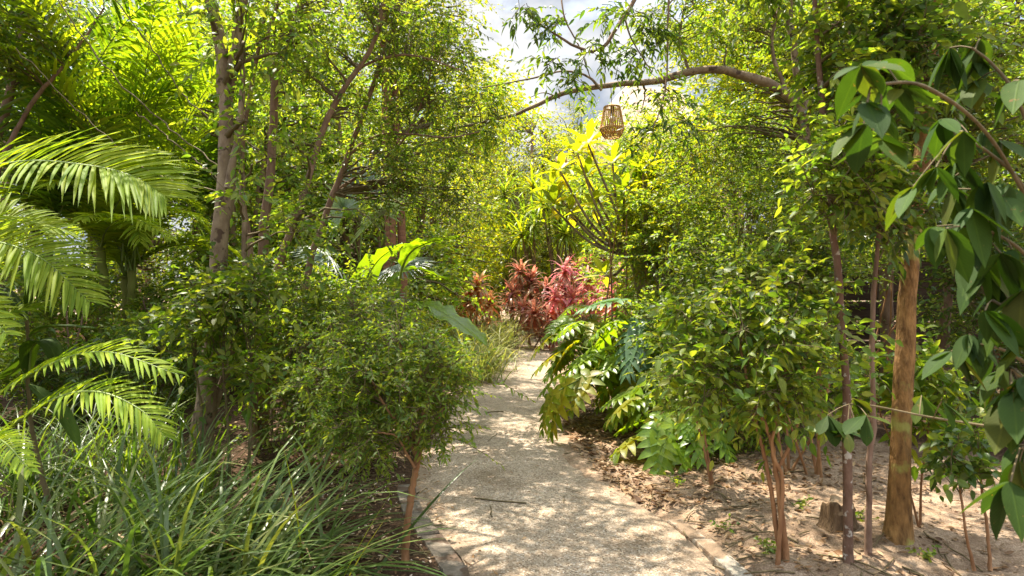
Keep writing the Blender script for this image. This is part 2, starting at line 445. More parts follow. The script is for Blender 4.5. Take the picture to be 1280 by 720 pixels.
out = N.new('ShaderNodeOutputMaterial'); pb = N.new('ShaderNodeBsdfPrincipled'); pb.inputs['Roughness'].default_value = .95; pb.inputs['Specular IOR Level'].default_value = .1
tc = N.new('ShaderNodeTexCoord')


def noise_ramp(scale, stops, detail=6, rough=.6):
    nz = N.new('ShaderNodeTexNoise'); nz.inputs['Scale'].default_value = scale; nz.inputs['Detail'].default_value = detail; nz.inputs['Roughness'].default_value = rough
    Lk.new(tc.outputs['Object'], nz.inputs['Vector'])
    r = N.new('ShaderNodeValToRGB')
    while len(r.color_ramp.elements) < len(stops): r.color_ramp.elements.new(.5)
    for e, (p, c) in zip(r.color_ramp.elements, stops): e.position = p; e.color = c4(c)
    Lk.new(nz.outputs[0], r.inputs[0]); return r.outputs[0]


def mixc(fac, a, b, mode='MIX'):
    x = N.new('ShaderNodeMix'); x.data_type = 'RGBA'; x.blend_type = mode
    if isinstance(fac, float): x.inputs[0].default_value = fac
    else: Lk.new(fac, x.inputs[0])
    Lk.new(a, x.inputs[6]); Lk.new(b, x.inputs[7]); return x.outputs[2]


soil = noise_ramp(5, [(.3, (.18, .12, .078)), (.5, (.30, .215, .145)), (.7, (.41, .315, .225))], 8, .7)
grit = noise_ramp(120, [(.35, (.55, .5, .45)), (.6, (1, 1, 1)), (.75, (1.25, 1.2, 1.15))], 3)
soil = mixc(1., soil, grit, 'MULTIPLY')
mul = noise_ramp(38, [(.3, (.02, .012, .008)), (.55, (.06, .035, .02)), (.68, (.13, .08, .05)), (.8, (.3, .22, .16))], 5, .7)
at = N.new('ShaderNodeAttribute'); at.attribute_name = 'mulch'
nzm = N.new('ShaderNodeTexNoise'); nzm.inputs['Scale'].default_value = 3.; nzm.inputs['Detail'].default_value = 6; Lk.new(tc.outputs['Object'], nzm.inputs['Vector'])
ad = N.new('ShaderNodeMath'); ad.operation = 'ADD'; Lk.new(at.outputs['Fac'], ad.inputs[0]); Lk.new(nzm.outputs[0], ad.inputs[1])
mrg = N.new('ShaderNodeMapRange'); mrg.inputs[1].default_value = .85; mrg.inputs[2].default_value = 1.1; Lk.new(ad.outputs[0], mrg.inputs[0])
Lk.new(mixc(mrg.outputs[0], soil, mul), pb.inputs['Base Color'])
bp = N.new('ShaderNodeBump'); bp.inputs['Strength'].default_value = .7; bp.inputs['Distance'].default_value = .03
nb = N.new('ShaderNodeTexNoise'); nb.inputs['Scale'].default_value = 30; nb.inputs['Detail'].default_value = 7; Lk.new(tc.outputs['Object'], nb.inputs['Vector'])
Lk.new(nb.outputs[0], bp.inputs['Height']); Lk.new(bp.outputs[0], pb.inputs['Normal']); Lk.new(pb.outputs[0], out.inputs[0])
mb = MB(); mb.add(np.stack([X, Y, Z], -1), [q])
ground = mb.build('ground', m); ground['kind'] = 'structure'
att = ground.data.attributes.new('mulch', 'FLOAT', 'POINT')
mv = np.where(Y < 11, np.clip(dl * 4 + .45, 0, 1), np.clip(.55 - np.abs(X) * 0, 0, 1) * .4)
mv = np.where(drt > 0, np.clip((X - 3.2) * .3, 0, .5) + np.clip((Y - 4.6) * .25, 0, .45) * (Y < 9), mv)
att.data.foreach_set('value', mv.astype(np.float32).ravel())


def ground_z(x, y):
    i = np.clip(np.searchsorted(gx, x), 0, nx - 1); j = np.clip(np.searchsorted(gy, y), 0, ny - 1)
    return Z[i, j]


# ---- path: exposed aggregate concrete
m, nt, N, Lk = newmat('path_aggregate')
out = N.new('ShaderNodeOutputMaterial'); pb = N.new('ShaderNodeBsdfPrincipled'); pb.inputs['Roughness'].default_value = .85; pb.inputs['Specular IOR Level'].default_value = .2
tc = N.new('ShaderNodeTexCoord')
vo = N.new('ShaderNodeTexVoronoi'); vo.inputs['Scale'].default_value = 95; Lk.new(tc.outputs['Object'], vo.inputs['Vector'])
sx = N.new('ShaderNodeSeparateColor'); Lk.new(vo.outputs['Color'], sx.inputs[0])
rp = N.new('ShaderNodeValToRGB'); rp.color_ramp.interpolation = 'CONSTANT'
for _ in range(4): rp.color_ramp.elements.new(.5)
for e, (p, c) in zip(rp.color_ramp.elements, [(0, (.13, .098, .07)), (.12, (.36, .295, .225)), (.4, (.43, .365, .285)), (.62, (.51, .45, .37)), (.8, (.24, .185, .13)), (.9, (.57, .53, .47))]):
    e.position = p; e.color = c4(c)
Lk.new(sx.outputs[0], rp.inputs[0])
mort = N.new('ShaderNodeMapRange'); mort.inputs[1].default_value = .35; mort.inputs[2].default_value = .75; Lk.new(vo.outputs['Distance'], mort.inputs[0])
mc = N.new('ShaderNodeRGB'); mc.outputs[0].default_value = (.31, .25, .185, 1)
base = mixc(mort.outputs[0], rp.outputs[0], mc.outputs[0])
stain = noise_ramp(1.7, [(.3, (.5, .44, .37)), (.47, (.82, .78, .73)), (.7, (1.06, 1.03, 1.0))], 8, .7)
fine = noise_ramp(26, [(.3, (.8, .79, .77)), (.6, (1.06, 1.05, 1.04))], 4)
base = mixc(1., mixc(1., base, stain, 'MULTIPLY'), fine, 'MULTIPLY')
# brown dirt trodden in along both edges
ate = N.new('ShaderNodeAttribute'); ate.attribute_name = 'rim'
nzr = N.new('ShaderNodeTexNoise'); nzr.inputs['Scale'].default_value = 4.; nzr.inputs['Detail'].default_value = 7; Lk.new(tc.outputs['Object'], nzr.inputs['Vector'])
ad = N.new('ShaderNodeMath'); ad.operation = 'MULTIPLY'; Lk.new(ate.outputs['Fac'], ad.inputs[0]); Lk.new(nzr.outputs[0], ad.inputs[1])
mrr = N.new('ShaderNodeMapRange'); mrr.inputs[1].default_value = .2; mrr.inputs[2].default_value = .6; mrr.inputs[4].default_value = .8; Lk.new(ad.outputs[0], mrr.inputs[0])
dirt = noise_ramp(60, [(.3, (.17, .12, .08)), (.7, (.34, .25, .17))], 5)
base = mixc(mrr.outputs[0], base, dirt)
Lk.new(base, pb.inputs['Base Color'])
bp = N.new('ShaderNodeBump'); bp.inputs['Strength'].default_value = .75; bp.inputs['Distance'].default_value = .006
Lk.new(vo.outputs['Distance'], bp.inputs['Height']); bp.invert = True
Lk.new(bp.outputs[0], pb.inputs['Normal']); Lk.new(pb.outputs[0], out.inputs[0])
ys = np.concatenate([np.arange(-4.5, 19.4, .15)]); ns = 16
s = np.linspace(0, 1, ns)
PX = xl(ys)[:, None] * (1 - s) + xr(ys)[:, None] * s; PY = np.repeat(ys[:, None], ns, 1)
# the path then swings away to the right behind the split-leaf plants
tn = np.linspace(0, 1, 26)[1:]
L_ = spline([(.3, 19.5, 0), (.9, 20.3, 0), (2.2, 20.6, 0), (5, 20.4, 0), (9, 19.6, 0)], 26)[1:]
R_ = spline([(1.5, 19.35, 0), (1.7, 19.0, 0), (2.6, 18.9, 0), (5, 18.8, 0), (9, 18.1, 0)], 26)[1:]
TX = L_[:, None, 0] * (1 - s[None, :, None][..., 0]) + R_[:, None, 0] * s[None, :]
TY = L_[:, None, 1] * (1 - s[None, :]) + R_[:, None, 1] * s[None, :]
PX = np.vstack([PX, TX]); PY = np.vstack([PY, TY])
PZ = .004 + .004 * bumps(PX, PY, 2.) - .02 * (np.abs(s - .5) * 2)[None] ** 6
idx = np.arange(PX.size).reshape(PX.shape)
mb = MB(); mb.add(np.stack([PX, PY, PZ], -1), [np.stack([idx[:-1, :-1], idx[:-1, 1:], idx[1:, 1:], idx[1:, :-1]], -1).reshape(-1, 4)])
path = mb.build('path', m); path['kind'] = 'structure'
att = path.data.attributes.new('rim', 'FLOAT', 'POINT')
att.data.foreach_set('value', np.broadcast_to((np.abs(s - .5) * 2)[None] ** 3 * 1.1 + .12, PX.shape).astype(np.float32).ravel())


# ---- flush stone edging on both sides
def edging(name, fx, sgn, y0, y1, wd, mat, ll=(.34, .5)):
    mb = MB(); y = y0
    while y < y1:
        L = U(*ll); a, b = y + .008, min(y + L, y1) - .006
        xa, xb = fx(a), fx(b); z = .008 + U(-.006, .004); e = .012
        t = np.array([xb - xa, b - a]); t = t / np.hypot(*t); nrm_ = np.array([t[1], -t[0]]) * sgn
        p = [np.array([xa, a]), np.array([xb, b]), np.array([xb, b]) + nrm_ * wd, np.array([xa, a]) + nrm_ * wd]
        p = [x + rng.normal(0, .006, 2) for x in p]; c = sum(p) / 4
        v = [(x[0], x[1], -.12) for x in p] + [(x[0], x[1], z - e) for x in p] + [tuple((x + (c - x) * .05)) + (z + U(-.003, .003),) for x in p]
        k = [(i, (i + 1) % 4, (i + 1) % 4 + 4, i + 4) for i in range(4)] + [(i + 4, (i + 1) % 4 + 4, (i + 1) % 4 + 8, i + 8) for i in range(4)] + [(8, 9, 10, 11)]
        if sgn > 0: k = [f[::-1] for f in k]
        mb.add(v, [np.array(k)]); y += L
    o = mb.build(name, mat, smooth=False); o['kind'] = 'structure'


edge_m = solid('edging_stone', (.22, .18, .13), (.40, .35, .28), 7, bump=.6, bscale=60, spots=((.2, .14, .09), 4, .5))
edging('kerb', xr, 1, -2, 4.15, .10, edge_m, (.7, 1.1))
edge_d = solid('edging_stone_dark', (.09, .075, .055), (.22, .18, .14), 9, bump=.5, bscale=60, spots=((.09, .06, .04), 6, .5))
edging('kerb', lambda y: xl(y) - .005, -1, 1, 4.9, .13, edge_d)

# ---- fallen leaves, twigs and bark chips: nobody could count them
mb = MB()


def scatter(n, xf, y0, y1, l0, l1, mat, lift=.006, power=1.):
    y = y0 + (y1 - y0) * U(0, 1, n) ** power; x = xf(y, n); z = ground_z(x, y)
    onp = (x > xl(y)) & (x < xr(y)); z = np.where(onp, .008, z)
    a = U(0, 6.28, n); A = np.stack([np.cos(a), np.sin(a), U(-.15, .3, n)], -1)
    L = U(l0, l1, n)
    leaves(mb, np.stack([x, y, z + lift], -1), A, np.array([0, 0, 1.]) + rng.normal(0, .35, (n, 3)), L, L * U(.3, .6, n), 'ovate', U(-.3, .2, n), mat)


scatter(3200, lambda y, n: xr(y) + .02 + np.abs(rng.normal(0, 1.6, n)), 3., 9, .02, .06, 0)
scatter(1600, lambda y, n: xr(y) + np.abs(rng.normal(0, .3, n)), 4.4, 9, .03, .085, 0)
scatter(2200, lambda y, n: xr(y) + .6 + np.abs(rng.normal(0, 1.2, n)), 4.6, 7.5, .02, .07, 0)
scatter(4200, lambda y, n: xl(y) - .1 - np.abs(rng.normal(0, 1.0, n)), 2.6, 9, .012, .05, 0)
scatter(700, lambda y, n: xl(y) - .1 - np.abs(rng.normal(0, .7, n)), 2.6, 6, .012, .035, 1)
scatter(260, lambda y, n: xl(y) + (xr(y) - xl(y)) * U(0, 1, n) ** 1., 3.2, 16, .012, .04, 0)
scatter(700, lambda y, n: xl(y) + .25 * np.abs(rng.normal(0, .4, n)), 3.2, 16, .012, .05, 0)
n = 420; y = U(2.8, 8.5, n); sd = rng.random(n) < .5
x = np.where(sd, xr(y) + np.abs(rng.normal(.1, .8, n)), xl(y) - np.abs(rng.normal(.1, .8, n)))
x[:7] = U(-.4, .5, 7); y[:7] = U(4.2, 8, 7)
a = U(0, 6.28, n); Lt = U(.06, .4, n)[:, None]; D = np.stack([np.cos(a), np.sin(a)], -1)
t = np.linspace(-.5, .5, 5); P = np.zeros((n, 5, 3)); P[:, :, :2] = np.stack([x, y], -1)[:, None] + D[:, None] * Lt[:, None] * t[None, :, None] + rng.normal(0, .02, (n, 5, 2)) * Lt[:, None]
P[:, :, 2] = ground_z(P[:, :, 0], P[:, :, 1]); P[:, :, 2] = np.where((P[:, :, 0] > xl(P[:, :, 1])) & (P[:, :, 0] < xr(P[:, :, 1])), .012, P[:, :, 2] + .008)
tubes(mb, P, np.broadcast_to(U(.002, .006, n)[:, None], (n, 5)), 4, 2)
litter = mb.build('leaf_litter', [LM['dry'], solid('pale_chip', (.4, .3, .22), (.6, .5, .4), 30), BK['twig']]); litter['kind'] = 'stuff'


# ================================================================== plant makers
def bl(px, py, d, rx, ry, dep, n):
    """crown blob: centre from where it stands, half sizes (px at that distance) and depth in metres"""
    return (W(px, py, d), (rx * d / F, dep, ry * d / F), n)


def plant(name, base, label, cat, stems, blobs, leaf, bark='twig', group=None, crown_name='crown', stem_name='trunk', sides=9, skel_from=.35, extra=None, **kw):
    """stems: list of (points, r0, r1[, flare]); first point usually on the ground"""
    o = thing(name, base, label, cat, group); SP, SR = [], []
    for st in stems:
        P, r = trunk(st[0], st[1], st[2], n=26, sides=sides, flare=st[3] if len(st) > 3 else .25, name=stem_name, mat=BK[bark], parent=o, base=base, lump=.05 if bark == 'orange' else .12)
        k = int(len(P) * skel_from); SP.append(P[k:]); SR.append(r[k:])
    if blobs:
        mb = MB(); crown(mb, blobs, (np.concatenate(SP), np.concatenate(SR)), **kw)
        if extra: extra(mb)
        mb.build(crown_name, [BK['twig'], LM[leaf]], o, base)
    return o


def frond(mb, P, LL, npairs, lw, vee=.35, fwd=.55, droop=.3, r0=.012, start=.1, lean=0.):
    K = 40; Q = spline(P, K); t = np.linspace(0, 1, K)
    tubes(mb, Q, r0 * (1.15 - t), 4, 0)
    T = nrm(np.gradient(Q, axis=0))
    u = start + (1 - start) * (np.arange(npairs) + .5) / npairs
    for sg in (-1, 1):
        uu = np.clip(u + U(-.3, .3, npairs) / npairs, 0, .999)
        x = uu * (K - 1); i = x.astype(int); fr = (x - i)[:, None]
        B = Q[i] * (1 - fr) + Q[np.minimum(i + 1, K - 1)] * fr; Tg = T[i]
        side = nrm(np.cross(Tg, np.array([0, 0, 1.]))) * sg
        upv = np.cross(side * sg, Tg)
        f = fwd + uu[:, None] ** 2 * 1.1
        A = Tg * f + side * 1. + upv * (vee + lean * sg) + rng.normal(0, .07, (npairs, 3))
        prof = np.sin(np.pi * (.14 + .8 * uu)) ** .7
        L = LL * prof * U(.88, 1.1, npairs)
        leaves(mb, B, A, upv - side * sg * lean + rng.normal(0, .12, (npairs, 3)), L, lw * (.6 + .4 * prof), 'leaflet', droop * U(.5, 1.5, npairs), 1)


def arch(base, az, e0, length, bend, n=7, pw=1.4):
    """arching line from base: starts at elevation e0 and bends down"""
    P = [np.asarray(base, float)]; k = 24
    for i in range(k):
        e = e0 - bend * (i / k) ** pw
        P.append(P[-1] + length / k * np.array([math.cos(e) * math.cos(az), math.cos(e) * math.sin(az), math.sin(e)]))
    return np.array(P)[np.linspace(0, k, n).astype(int)]


def blades(mb, B, az, e0, L, Wd, bend, K=8, mat=0, fold=.25, pw=1.5, twist=.25):
    n = len(B); t = np.linspace(0, 1, K)
    e = e0[:, None] - bend[:, None] * t[None] ** pw
    st = (L / (K - 1))[:, None]
    azs = az[:, None] + rng.normal(0, twist, n)[:, None] * t
    d = np.stack([np.cos(e) * np.cos(azs), np.cos(e) * np.sin(azs), np.sin(e)], -1) * st[..., None]
    P = B[:, None] + np.concatenate([np.zeros((n, 1, 3)), np.cumsum(d[:, :-1], 1)], 1)
    T = nrm(d); S = np.stack([-np.sin(azs), np.cos(azs), 0 * azs], -1); Nn = np.cross(T, S)
    w = (np.interp(t, [0, .15, .5, .8, 1], [.7, 1, .95, .6, .03]) * .5)[None, :] * Wd[:, None]
    V = np.stack([P - S * w[..., None] + Nn * (-fold * w)[..., None], P, P + S * w[..., None] + Nn * (-fold * w)[..., None]], 2)
    idx = np.arange(n * K * 3).reshape(n, K, 3)
    a, b = idx[:, :-1], idx[:, 1:]
    mb.add(V, [np.concatenate([np.stack([a[..., j], a[..., j + 1], b[..., j + 1], b[..., j]], -1).reshape(-1, 4) for j in (0, 1)])], mat)


def rosette(mb, c, n, L, wd, mat=0, lo=-10, hi=80, bend=60, K=6):
    az = np.arange(n) * 2.4 + U(-.3, .3, n); e0 = R(1) * (hi - (hi - lo) * (np.arange(n) / n) ** .8) + rng.normal(0, .12, n)
    blades(mb, np.repeat(np.asarray(c, float)[None], n, 0) + rng.normal(0, .012, (n, 3)) - np.array([0, 0, 1.]) * (np.arange(n) / n * .12)[:, None], az, e0, L * U(.75, 1.15, n), wd * U(.8, 1.2, n), R(bend) * U(.5, 1.4, n), K, mat)


def grass_clump(px, d, n, L, wd, label, leaf='grass', group=None, spread=.16, lean=None, hi=85, lo=35, bend=70, dry=0):
    b = G(px, d); b[2] = ground_z(b[0], b[1]) - .01
    mb = MB(); B = b + np.concatenate([rng.normal(0, spread, (n, 2)), np.zeros((n, 1))], 1)
    az = U(0, 6.28, n)
    if lean is not None: az = np.where(rng.random(n) < .55, rng.normal(lean, .7, n), az)
    blades(mb, B, az, R(1) * U(lo, hi, n), L * U(.55, 1.15, n), wd * U(.7, 1.3, n), R(bend) * U(.4, 1.6, n), 8, 0)
    mats = [LM[leaf]]
    if dry:
        kb = max(4, n // 14); Bb = b + np.concatenate([rng.normal(0, spread, (kb, 2)), np.zeros((kb, 1))], 1)      # bent over near the middle
        blades(mb, Bb, U(0, 6.28, kb), R(1) * U(55, 85, kb), L * U(.6, 1., kb), wd * U(.8, 1.2, kb), R(1) * U(110, 165, kb), 8, 0, pw=4)
        th_ = dry * 3; Bt = b + np.concatenate([rng.normal(0, spread * 1.2, (th_, 2)), np.full((th_, 1), .01)], 1)        # thatch at the base
        blades(mb, Bt, U(0, 6.28, th_), R(1) * U(0, 35, th_), L * U(.2, .5, th_), wd * U(.4, .8, th_), R(1) * U(10, 60, th_), 6, 1)
        B = b + np.concatenate([rng.normal(0, spread, (dry, 2)), np.zeros((dry, 1))], 1)
        blades(mb, B, U(0, 6.28, dry), R(1) * U(10, 60, dry), L * U(.4, .8, dry), wd * U(.6, 1., dry), R(80) * U(.6, 1.6, dry), 8, 1); mats.append(LM['dry'])
    o = mb.build('grass_clump', mats, None, tuple(b))
    return tag(o, label, 'grass', group)


def split_leaf(mb, B, axis, nrmal, size, droop=.35, nl=7, curl=.15, wf=1.):
    axis = nrm(np.asarray(axis, float)); s = nrm(np.cross(nrmal, axis)); up = np.cross(axis, s)
    K = 9; t = np.linspace(-.06, 1, K)
    mid = B + axis * (size * t)[:, None]; mid[:, 2] -= droop * size * np.clip(t, 0, 1) ** 2
    # central blade
    w = np.interp(t, [-.06, .1, .5, 1], [.02, .2, .15, .0]) * size
    V = np.stack([mid - s * w[:, None] + up * (w * .25)[:, None], mid, mid + s * w[:, None] + up * (w * .25)[:, None]], 1)
    idx = np.arange(K * 3).reshape(K, 3); a, b = idx[:-1], idx[1:]
    mb.add(V, [np.concatenate([np.stack([a[:, j], a[:, j + 1], b[:, j + 1], b[:, j]], -1) for j in (0, 1)])], 1)
    tubes(mb, mid - up * .004, np.full(K, .006 * size / .5) * np.linspace(1, .3, K), 4, 0)
    u = np.linspace(.0, .9, nl)
    for sg in (-1, 1):
        x = (u + .06) / 1.06 * (K - 1); i = np.minimum(x.astype(int), K - 2); fr = (x - i)[:, None]
        Bq = mid[i] * (1 - fr) + mid[i + 1] * fr; Tg = nrm(mid[i + 1] - mid[i])
        ang = R(1) * np.interp(u, [0, .25, .6, .9], [128, 88, 58, 30]) + rng.normal(0, .06, nl)
        A = Tg * np.cos(ang)[:, None] + s * sg * np.sin(ang)[:, None] + up * .12
        L = size * np.interp(u, [0, .2, .5, .75, .9], [.42, .52, .46, .34, .22]) * U(.9, 1.1, nl)
        leaves(mb, Bq, A, up + rng.normal(0, .08, (nl, 3)), L, wf * size * np.interp(u, [0, .5, .9], [.24, .22, .14]), 'lobe', droop * U(.7, 1.3, nl), 1, curl)


def paddle(mb, P, wd, K=16, M=6, fold=.35, rip=.05, mat=1, r0=.012):
    """banana-like blade along a midrib polyline"""
    Q = spline(P, K); T = nrm(np.gradient(Q, axis=0)); t = np.linspace(0, 1, K)
    S = nrm(np.cross(T, np.array([0, 0, 1.]))); Nn = np.cross(S, T)
    w = np.interp(t, [0, .08, .3, .6, .85, .95, 1], [.04, .32, .48, .5, .38, .2, .0]) * wd
    j = np.linspace(-1, 1, 2 * M + 1)
    rip_ = rng.normal(0, rip, (K, 1)) * np.abs(j)[None] * wd
    V = Q[:, None] + S[:, None] * (w[:, None] * j[None])[..., None] + Nn[:, None] * (np.abs(j)[None] * fold * w[:, None] - .25 * w[:, None] * j[None] ** 2 + rip_)[..., None]
    V = V + T[:, None] * (np.abs(j)[None] * .12 * wd * np.sin(np.pi * t)[:, None])[..., None]
    idx = np.arange(K * (2 * M + 1)).reshape(K, -1); a, b = idx[:-1], idx[1:]
    mb.add(V, [np.stack([a[:, :-1], a[:, 1:], b[:, 1:], b[:, :-1]], -1).reshape(-1, 4)], mat, np.stack([np.repeat(t[:, None], 2 * M + 1, 1), np.repeat(j[None] * .5, K, 0)], -1))
    tubes(mb, Q - Nn * .004, r0 * (1.1 - t), 5, 0)

# ================================================================== LEFT SIDE
def px(lst, d):
    """traced stem: (px, py) pixel list at distance d (d may vary: (px, py, d))"""
    return [W(p[0], p[1], p[2] if len(p) > 2 else d) for p in lst]


# --- big grey-barked forked tree beside the grass
b = G(258, 5.0)
plant('tree', b, 'spotted grey trunk, the thickest on the left, forking near the top of the picture', 'tree',
      [(px([(258, 605), (254, 560), (256, 500), (265, 420), (273, 330), (280, 250), (284, 190), (282, 125), (275, 60), (262, 0), (246, -80), (225, -190), (180, -300)], 5), .082, .03, .6),
       (px([(283, 135), (291, 80), (299, 30), (312, -40), (345, -160), (420, -260)], 5), .045, .018, .1),
       (px([(285, 235), (297, 170), (303, 110), (300, 40), (297, 0), (290, -120)], 4.93), .028, .012, .1),
       (px([(264, 520), (290, 440), (303, 380), (306, 330), (303, 240), (300, 170)], 5.1), .028, .016, .3)],
      [(np.array([-.85, 5.25, 4.75]), (.9, .8, .35), 15), (np.array([-3.7, 5.8, 4.7]), (1.1, 1.0, .5), 9), (np.array([-2.5, 5.0, 4.9]), (1.5, 1.5, .9), 26), (np.array([-.55, 6.2, 5.5]), (1.5, 1.5, .6), 19), (np.array([-1.3, 3.6, 4.4]), (1.3, .9, .5), 8),
       bl(300, 25, 4.7, 70, 50, .4, 8), bl(300, 200, 4.75, 45, 90, .2, 2), bl(340, 310, 4.9, 40, 40, .2, 3)],
      'fresh', 'grey', skel_from=.5, clump_r=.42, twigs=10, nl=9, ll=.075, lw=.034, limb_r=.028)

# --- several-stemmed brown tree next to it
b = G(322, 5.6)
plant('tree', b, 'slender brown tree with several stems rising from one base behind the left bush', 'tree',
      [(px([(322, 574), (325, 440), (328, 330), (336, 240), (342, 140), (346, 75), (366, 25), (385, -20), (410, -90), (450, -200)], 5.6), .05, .018),
       (px([(344, 110), (333, 60), (345, 10), (372, -50)], 5.6), .026, .012),
       (px([(328, 574), (333, 440), (340, 362), (357, 308), (376, 255), (400, 175), (428, 112), (468, 55), (484, -20), (520, -110)], 5.7), .042, .015),
       (px([(316, 574), (317, 430), (313, 320), (302, 240), (305, 170), (320, 80), (338, -20)], 5.5), .03, .014),
       (px([(428, 112), (450, 85), (490, 70), (530, 72), (580, 90)], 5.8), .016, .006)],
      [bl(440, 30, 6, 90, 60, .6, 30), bl(400, 110, 6.0, 70, 70, .5, 18), bl(520, 60, 6.2, 60, 50, .6, 16), bl(480, -120, 6.2, 160, 80, 1.0, 30), bl(360, 40, 5.3, 60, 50, .3, 10), bl(365, 210, 5.2, 35, 80, .3, 3), bl(420, 270, 5.6, 45, 50, .3, 6)],
      'fresh', 'brown', skel_from=.4, clump_r=.3, twigs=9, nl=9, ll=.05, lw=.026, limb_r=.016, grav=.35)

b = G(374, 6.3)
plant('tree', b, 'thin leaning trunk right of the many-stemmed tree, small-leaved crown hanging towards the path', 'tree',
      [(px([(372, 550), (378, 440), (384, 350), (396, 300), (418, 240), (440, 180), (465, 110), (490, 40), (510, -40), (560, -140)], 6.3), .04, .015),
       (px([(434, 195), (470, 170), (515, 168), (560, 172), (600, 165)], 6.4), .017, .006),
       (px([(418, 240), (455, 215), (500, 180), (530, 120), (545, 60)], 6.5), .018, .007)],
      [bl(520, 190, 6.6, 70, 70, .6, 34), bl(560, 90, 6.8, 55, 75, .6, 30), bl(570, 260, 7.2, 50, 40, .5, 14), bl(470, 210, 6.4, 50, 60, .5, 16), bl(500, 40, 6.6, 60, 60, .6, 18), bl(600, 150, 7, 30, 50, .4, 4)],
      'olive', 'brown', skel_from=.45, clump_r=.27, twigs=9, nl=9, ll=.048, lw=.025, limb_r=.012, grav=.35)

# --- twin reddish ringed trunks further back
b = G(494, 10)
plant('tree', b, 'pair of reddish ringed trunks standing close together behind the broad banana-like leaf', 'tree',
      [(px([(486, 480), (487, 380), (486, 250), (482, 100), (476, 0), (470, -100)], 10), .1, .07, .1),
       (px([(506, 480), (505, 380), (501, 260), (494, 120), (492, 30), (500, -90)], 10.1), .08, .05, .1)],
      [bl(480, -20, 10, 120, 110, 1.3, 60), bl(560, 130, 10.5, 70, 90, 1, 36)],
      'sunny', 'redbark', clump_r=.5, twigs=10, nl=9, ll=.08, lw=.04, kind='tiny', limb_r=.04)


# --- palms
def palm(name, base, label, crownpt, fronds, stem=None, leaf='palm', group=None, r=(.06, .05), bark='palm', LL=.42, npairs=44, lw=.03, **kw):
    o = thing(name, base, label, 'palm', group)
    for st in stem or []:
        trunk(st, r[0], r[1], name='trunk', mat=BK[bark], parent=o, base=base, flare=.25, wob=.03)
    for fr in fronds:
        mb = MB(); P, s_ = fr if isinstance(fr, tuple) else (fr, 1.)
        frond(mb, P, LL * s_, npairs, lw * (.5 + .5 * s_), **kw)
        mb.build('frond', [BK['stem'], LM[leaf]], o, base)
    return o


# near palm, its trunk just outside the frame on the left
b = G(-110, 3.9)
c = W(-110, 330, 3.9)
fr = [(px([(-110, 330, 3.9), (-70, 232, 3.9), (20, 203, 3.8), (110, 207, 3.7), (170, 222, 3.65), (206, 246, 3.6)], 4), 1.15),
      (px([(-110, 330, 3.9), (-80, 305, 3.7), (-20, 300, 3.5), (50, 322, 3.4), (112, 378, 3.3)], 4), .85),
      (px([(-110, 330, 3.9), (-70, 300, 4.3), (0, 270, 4.6), (90, 290, 4.9)], 4), .9),
      (px([(-110, 330, 3.9), (-120, 200, 3.9), (-90, 80, 3.9), (-40, 30, 3.9)], 4), 1.),
      (px([(-110, 330, 3.9), (-150, 250, 3.6), (-200, 230, 3.3), (-260, 260, 3)], 4), 1.),
      (px([(-110, 330, 3.9), (-100, 320, 3.5), (-60, 340, 3.1), (10, 420, 2.8)], 4), .6)]
palm('palm', b, 'bright backlit palm whose long fronds sweep in from the left edge', c, fr, [[b, (b + c) / 2 + [.03, 0, 0], c]], LL=.42, npairs=62, lw=.027, vee=.38, droop=.22, lean=-.75)

b = G(-60, 3.2)
c = W(-60, 600, 3.2)
fr = [(px([(-60, 600, 3.2), (-30, 520, 3.2), (50, 462, 3.15), (130, 440, 3.1), (222, 468, 3.0)], 3), .8),
      (px([(-60, 600, 3.2), (-20, 560, 3.1), (60, 503, 3.0), (120, 490, 2.95), (175, 512, 2.9), (205, 545, 2.85)], 3), .75),
      (px([(-60, 600, 3.2), (-40, 480, 3.3), (0, 400, 3.4), (60, 380, 3.5)], 3), .7),
      (px([(-60, 600, 3.2), (-90, 520, 3.0), (-130, 500, 2.8)], 3), .7),
      (px([(-60, 600, 3.2), (-30, 560, 2.8), (0, 550, 2.6), (40, 590, 2.4)], 3), .5)]
palm('palm', b, 'low young palm with two arching fronds just above the long dark grass', c, fr, LL=.27, npairs=46, lw=.021, vee=.28, droop=.3, lean=-.45, leaf='palm')

# the two green-stemmed palms
for i, (bx, top, d, lab) in enumerate([(131, 310, 8., 'green-stemmed palm with the smooth upright stem nearest the left edge'), (161, 345, 8.3, 'second green-stemmed palm, slightly shorter, right beside the first stem')]):
    b = G(bx, d); c = W(bx - 5, top, d); fr = []
    for k in range(9):
        az = [-.3, .3, .9, 1.8, 2.6, 3.3, 4.1, 4.8, 5.5][k] + U(-.2, .2)
        fr.append((arch(c, az, R(U(45, 80)), U(1.3, 1.9), R(U(85, 120))), U(.85, 1.1)))
    if i == 0: fr.append((px([(bx - 5, top, 8.), (135, 285, 7.6), (165, 272, 7.2), (215, 300, 6.9)], 8), .9))
    palm('palm', b, lab, c, fr, [[b, (b + c) / 2 + [.02, .02, 0], c]], LL=.4, npairs=34, lw=.04, vee=.25, droop=.3, leaf='palm', r=(.07, .05))

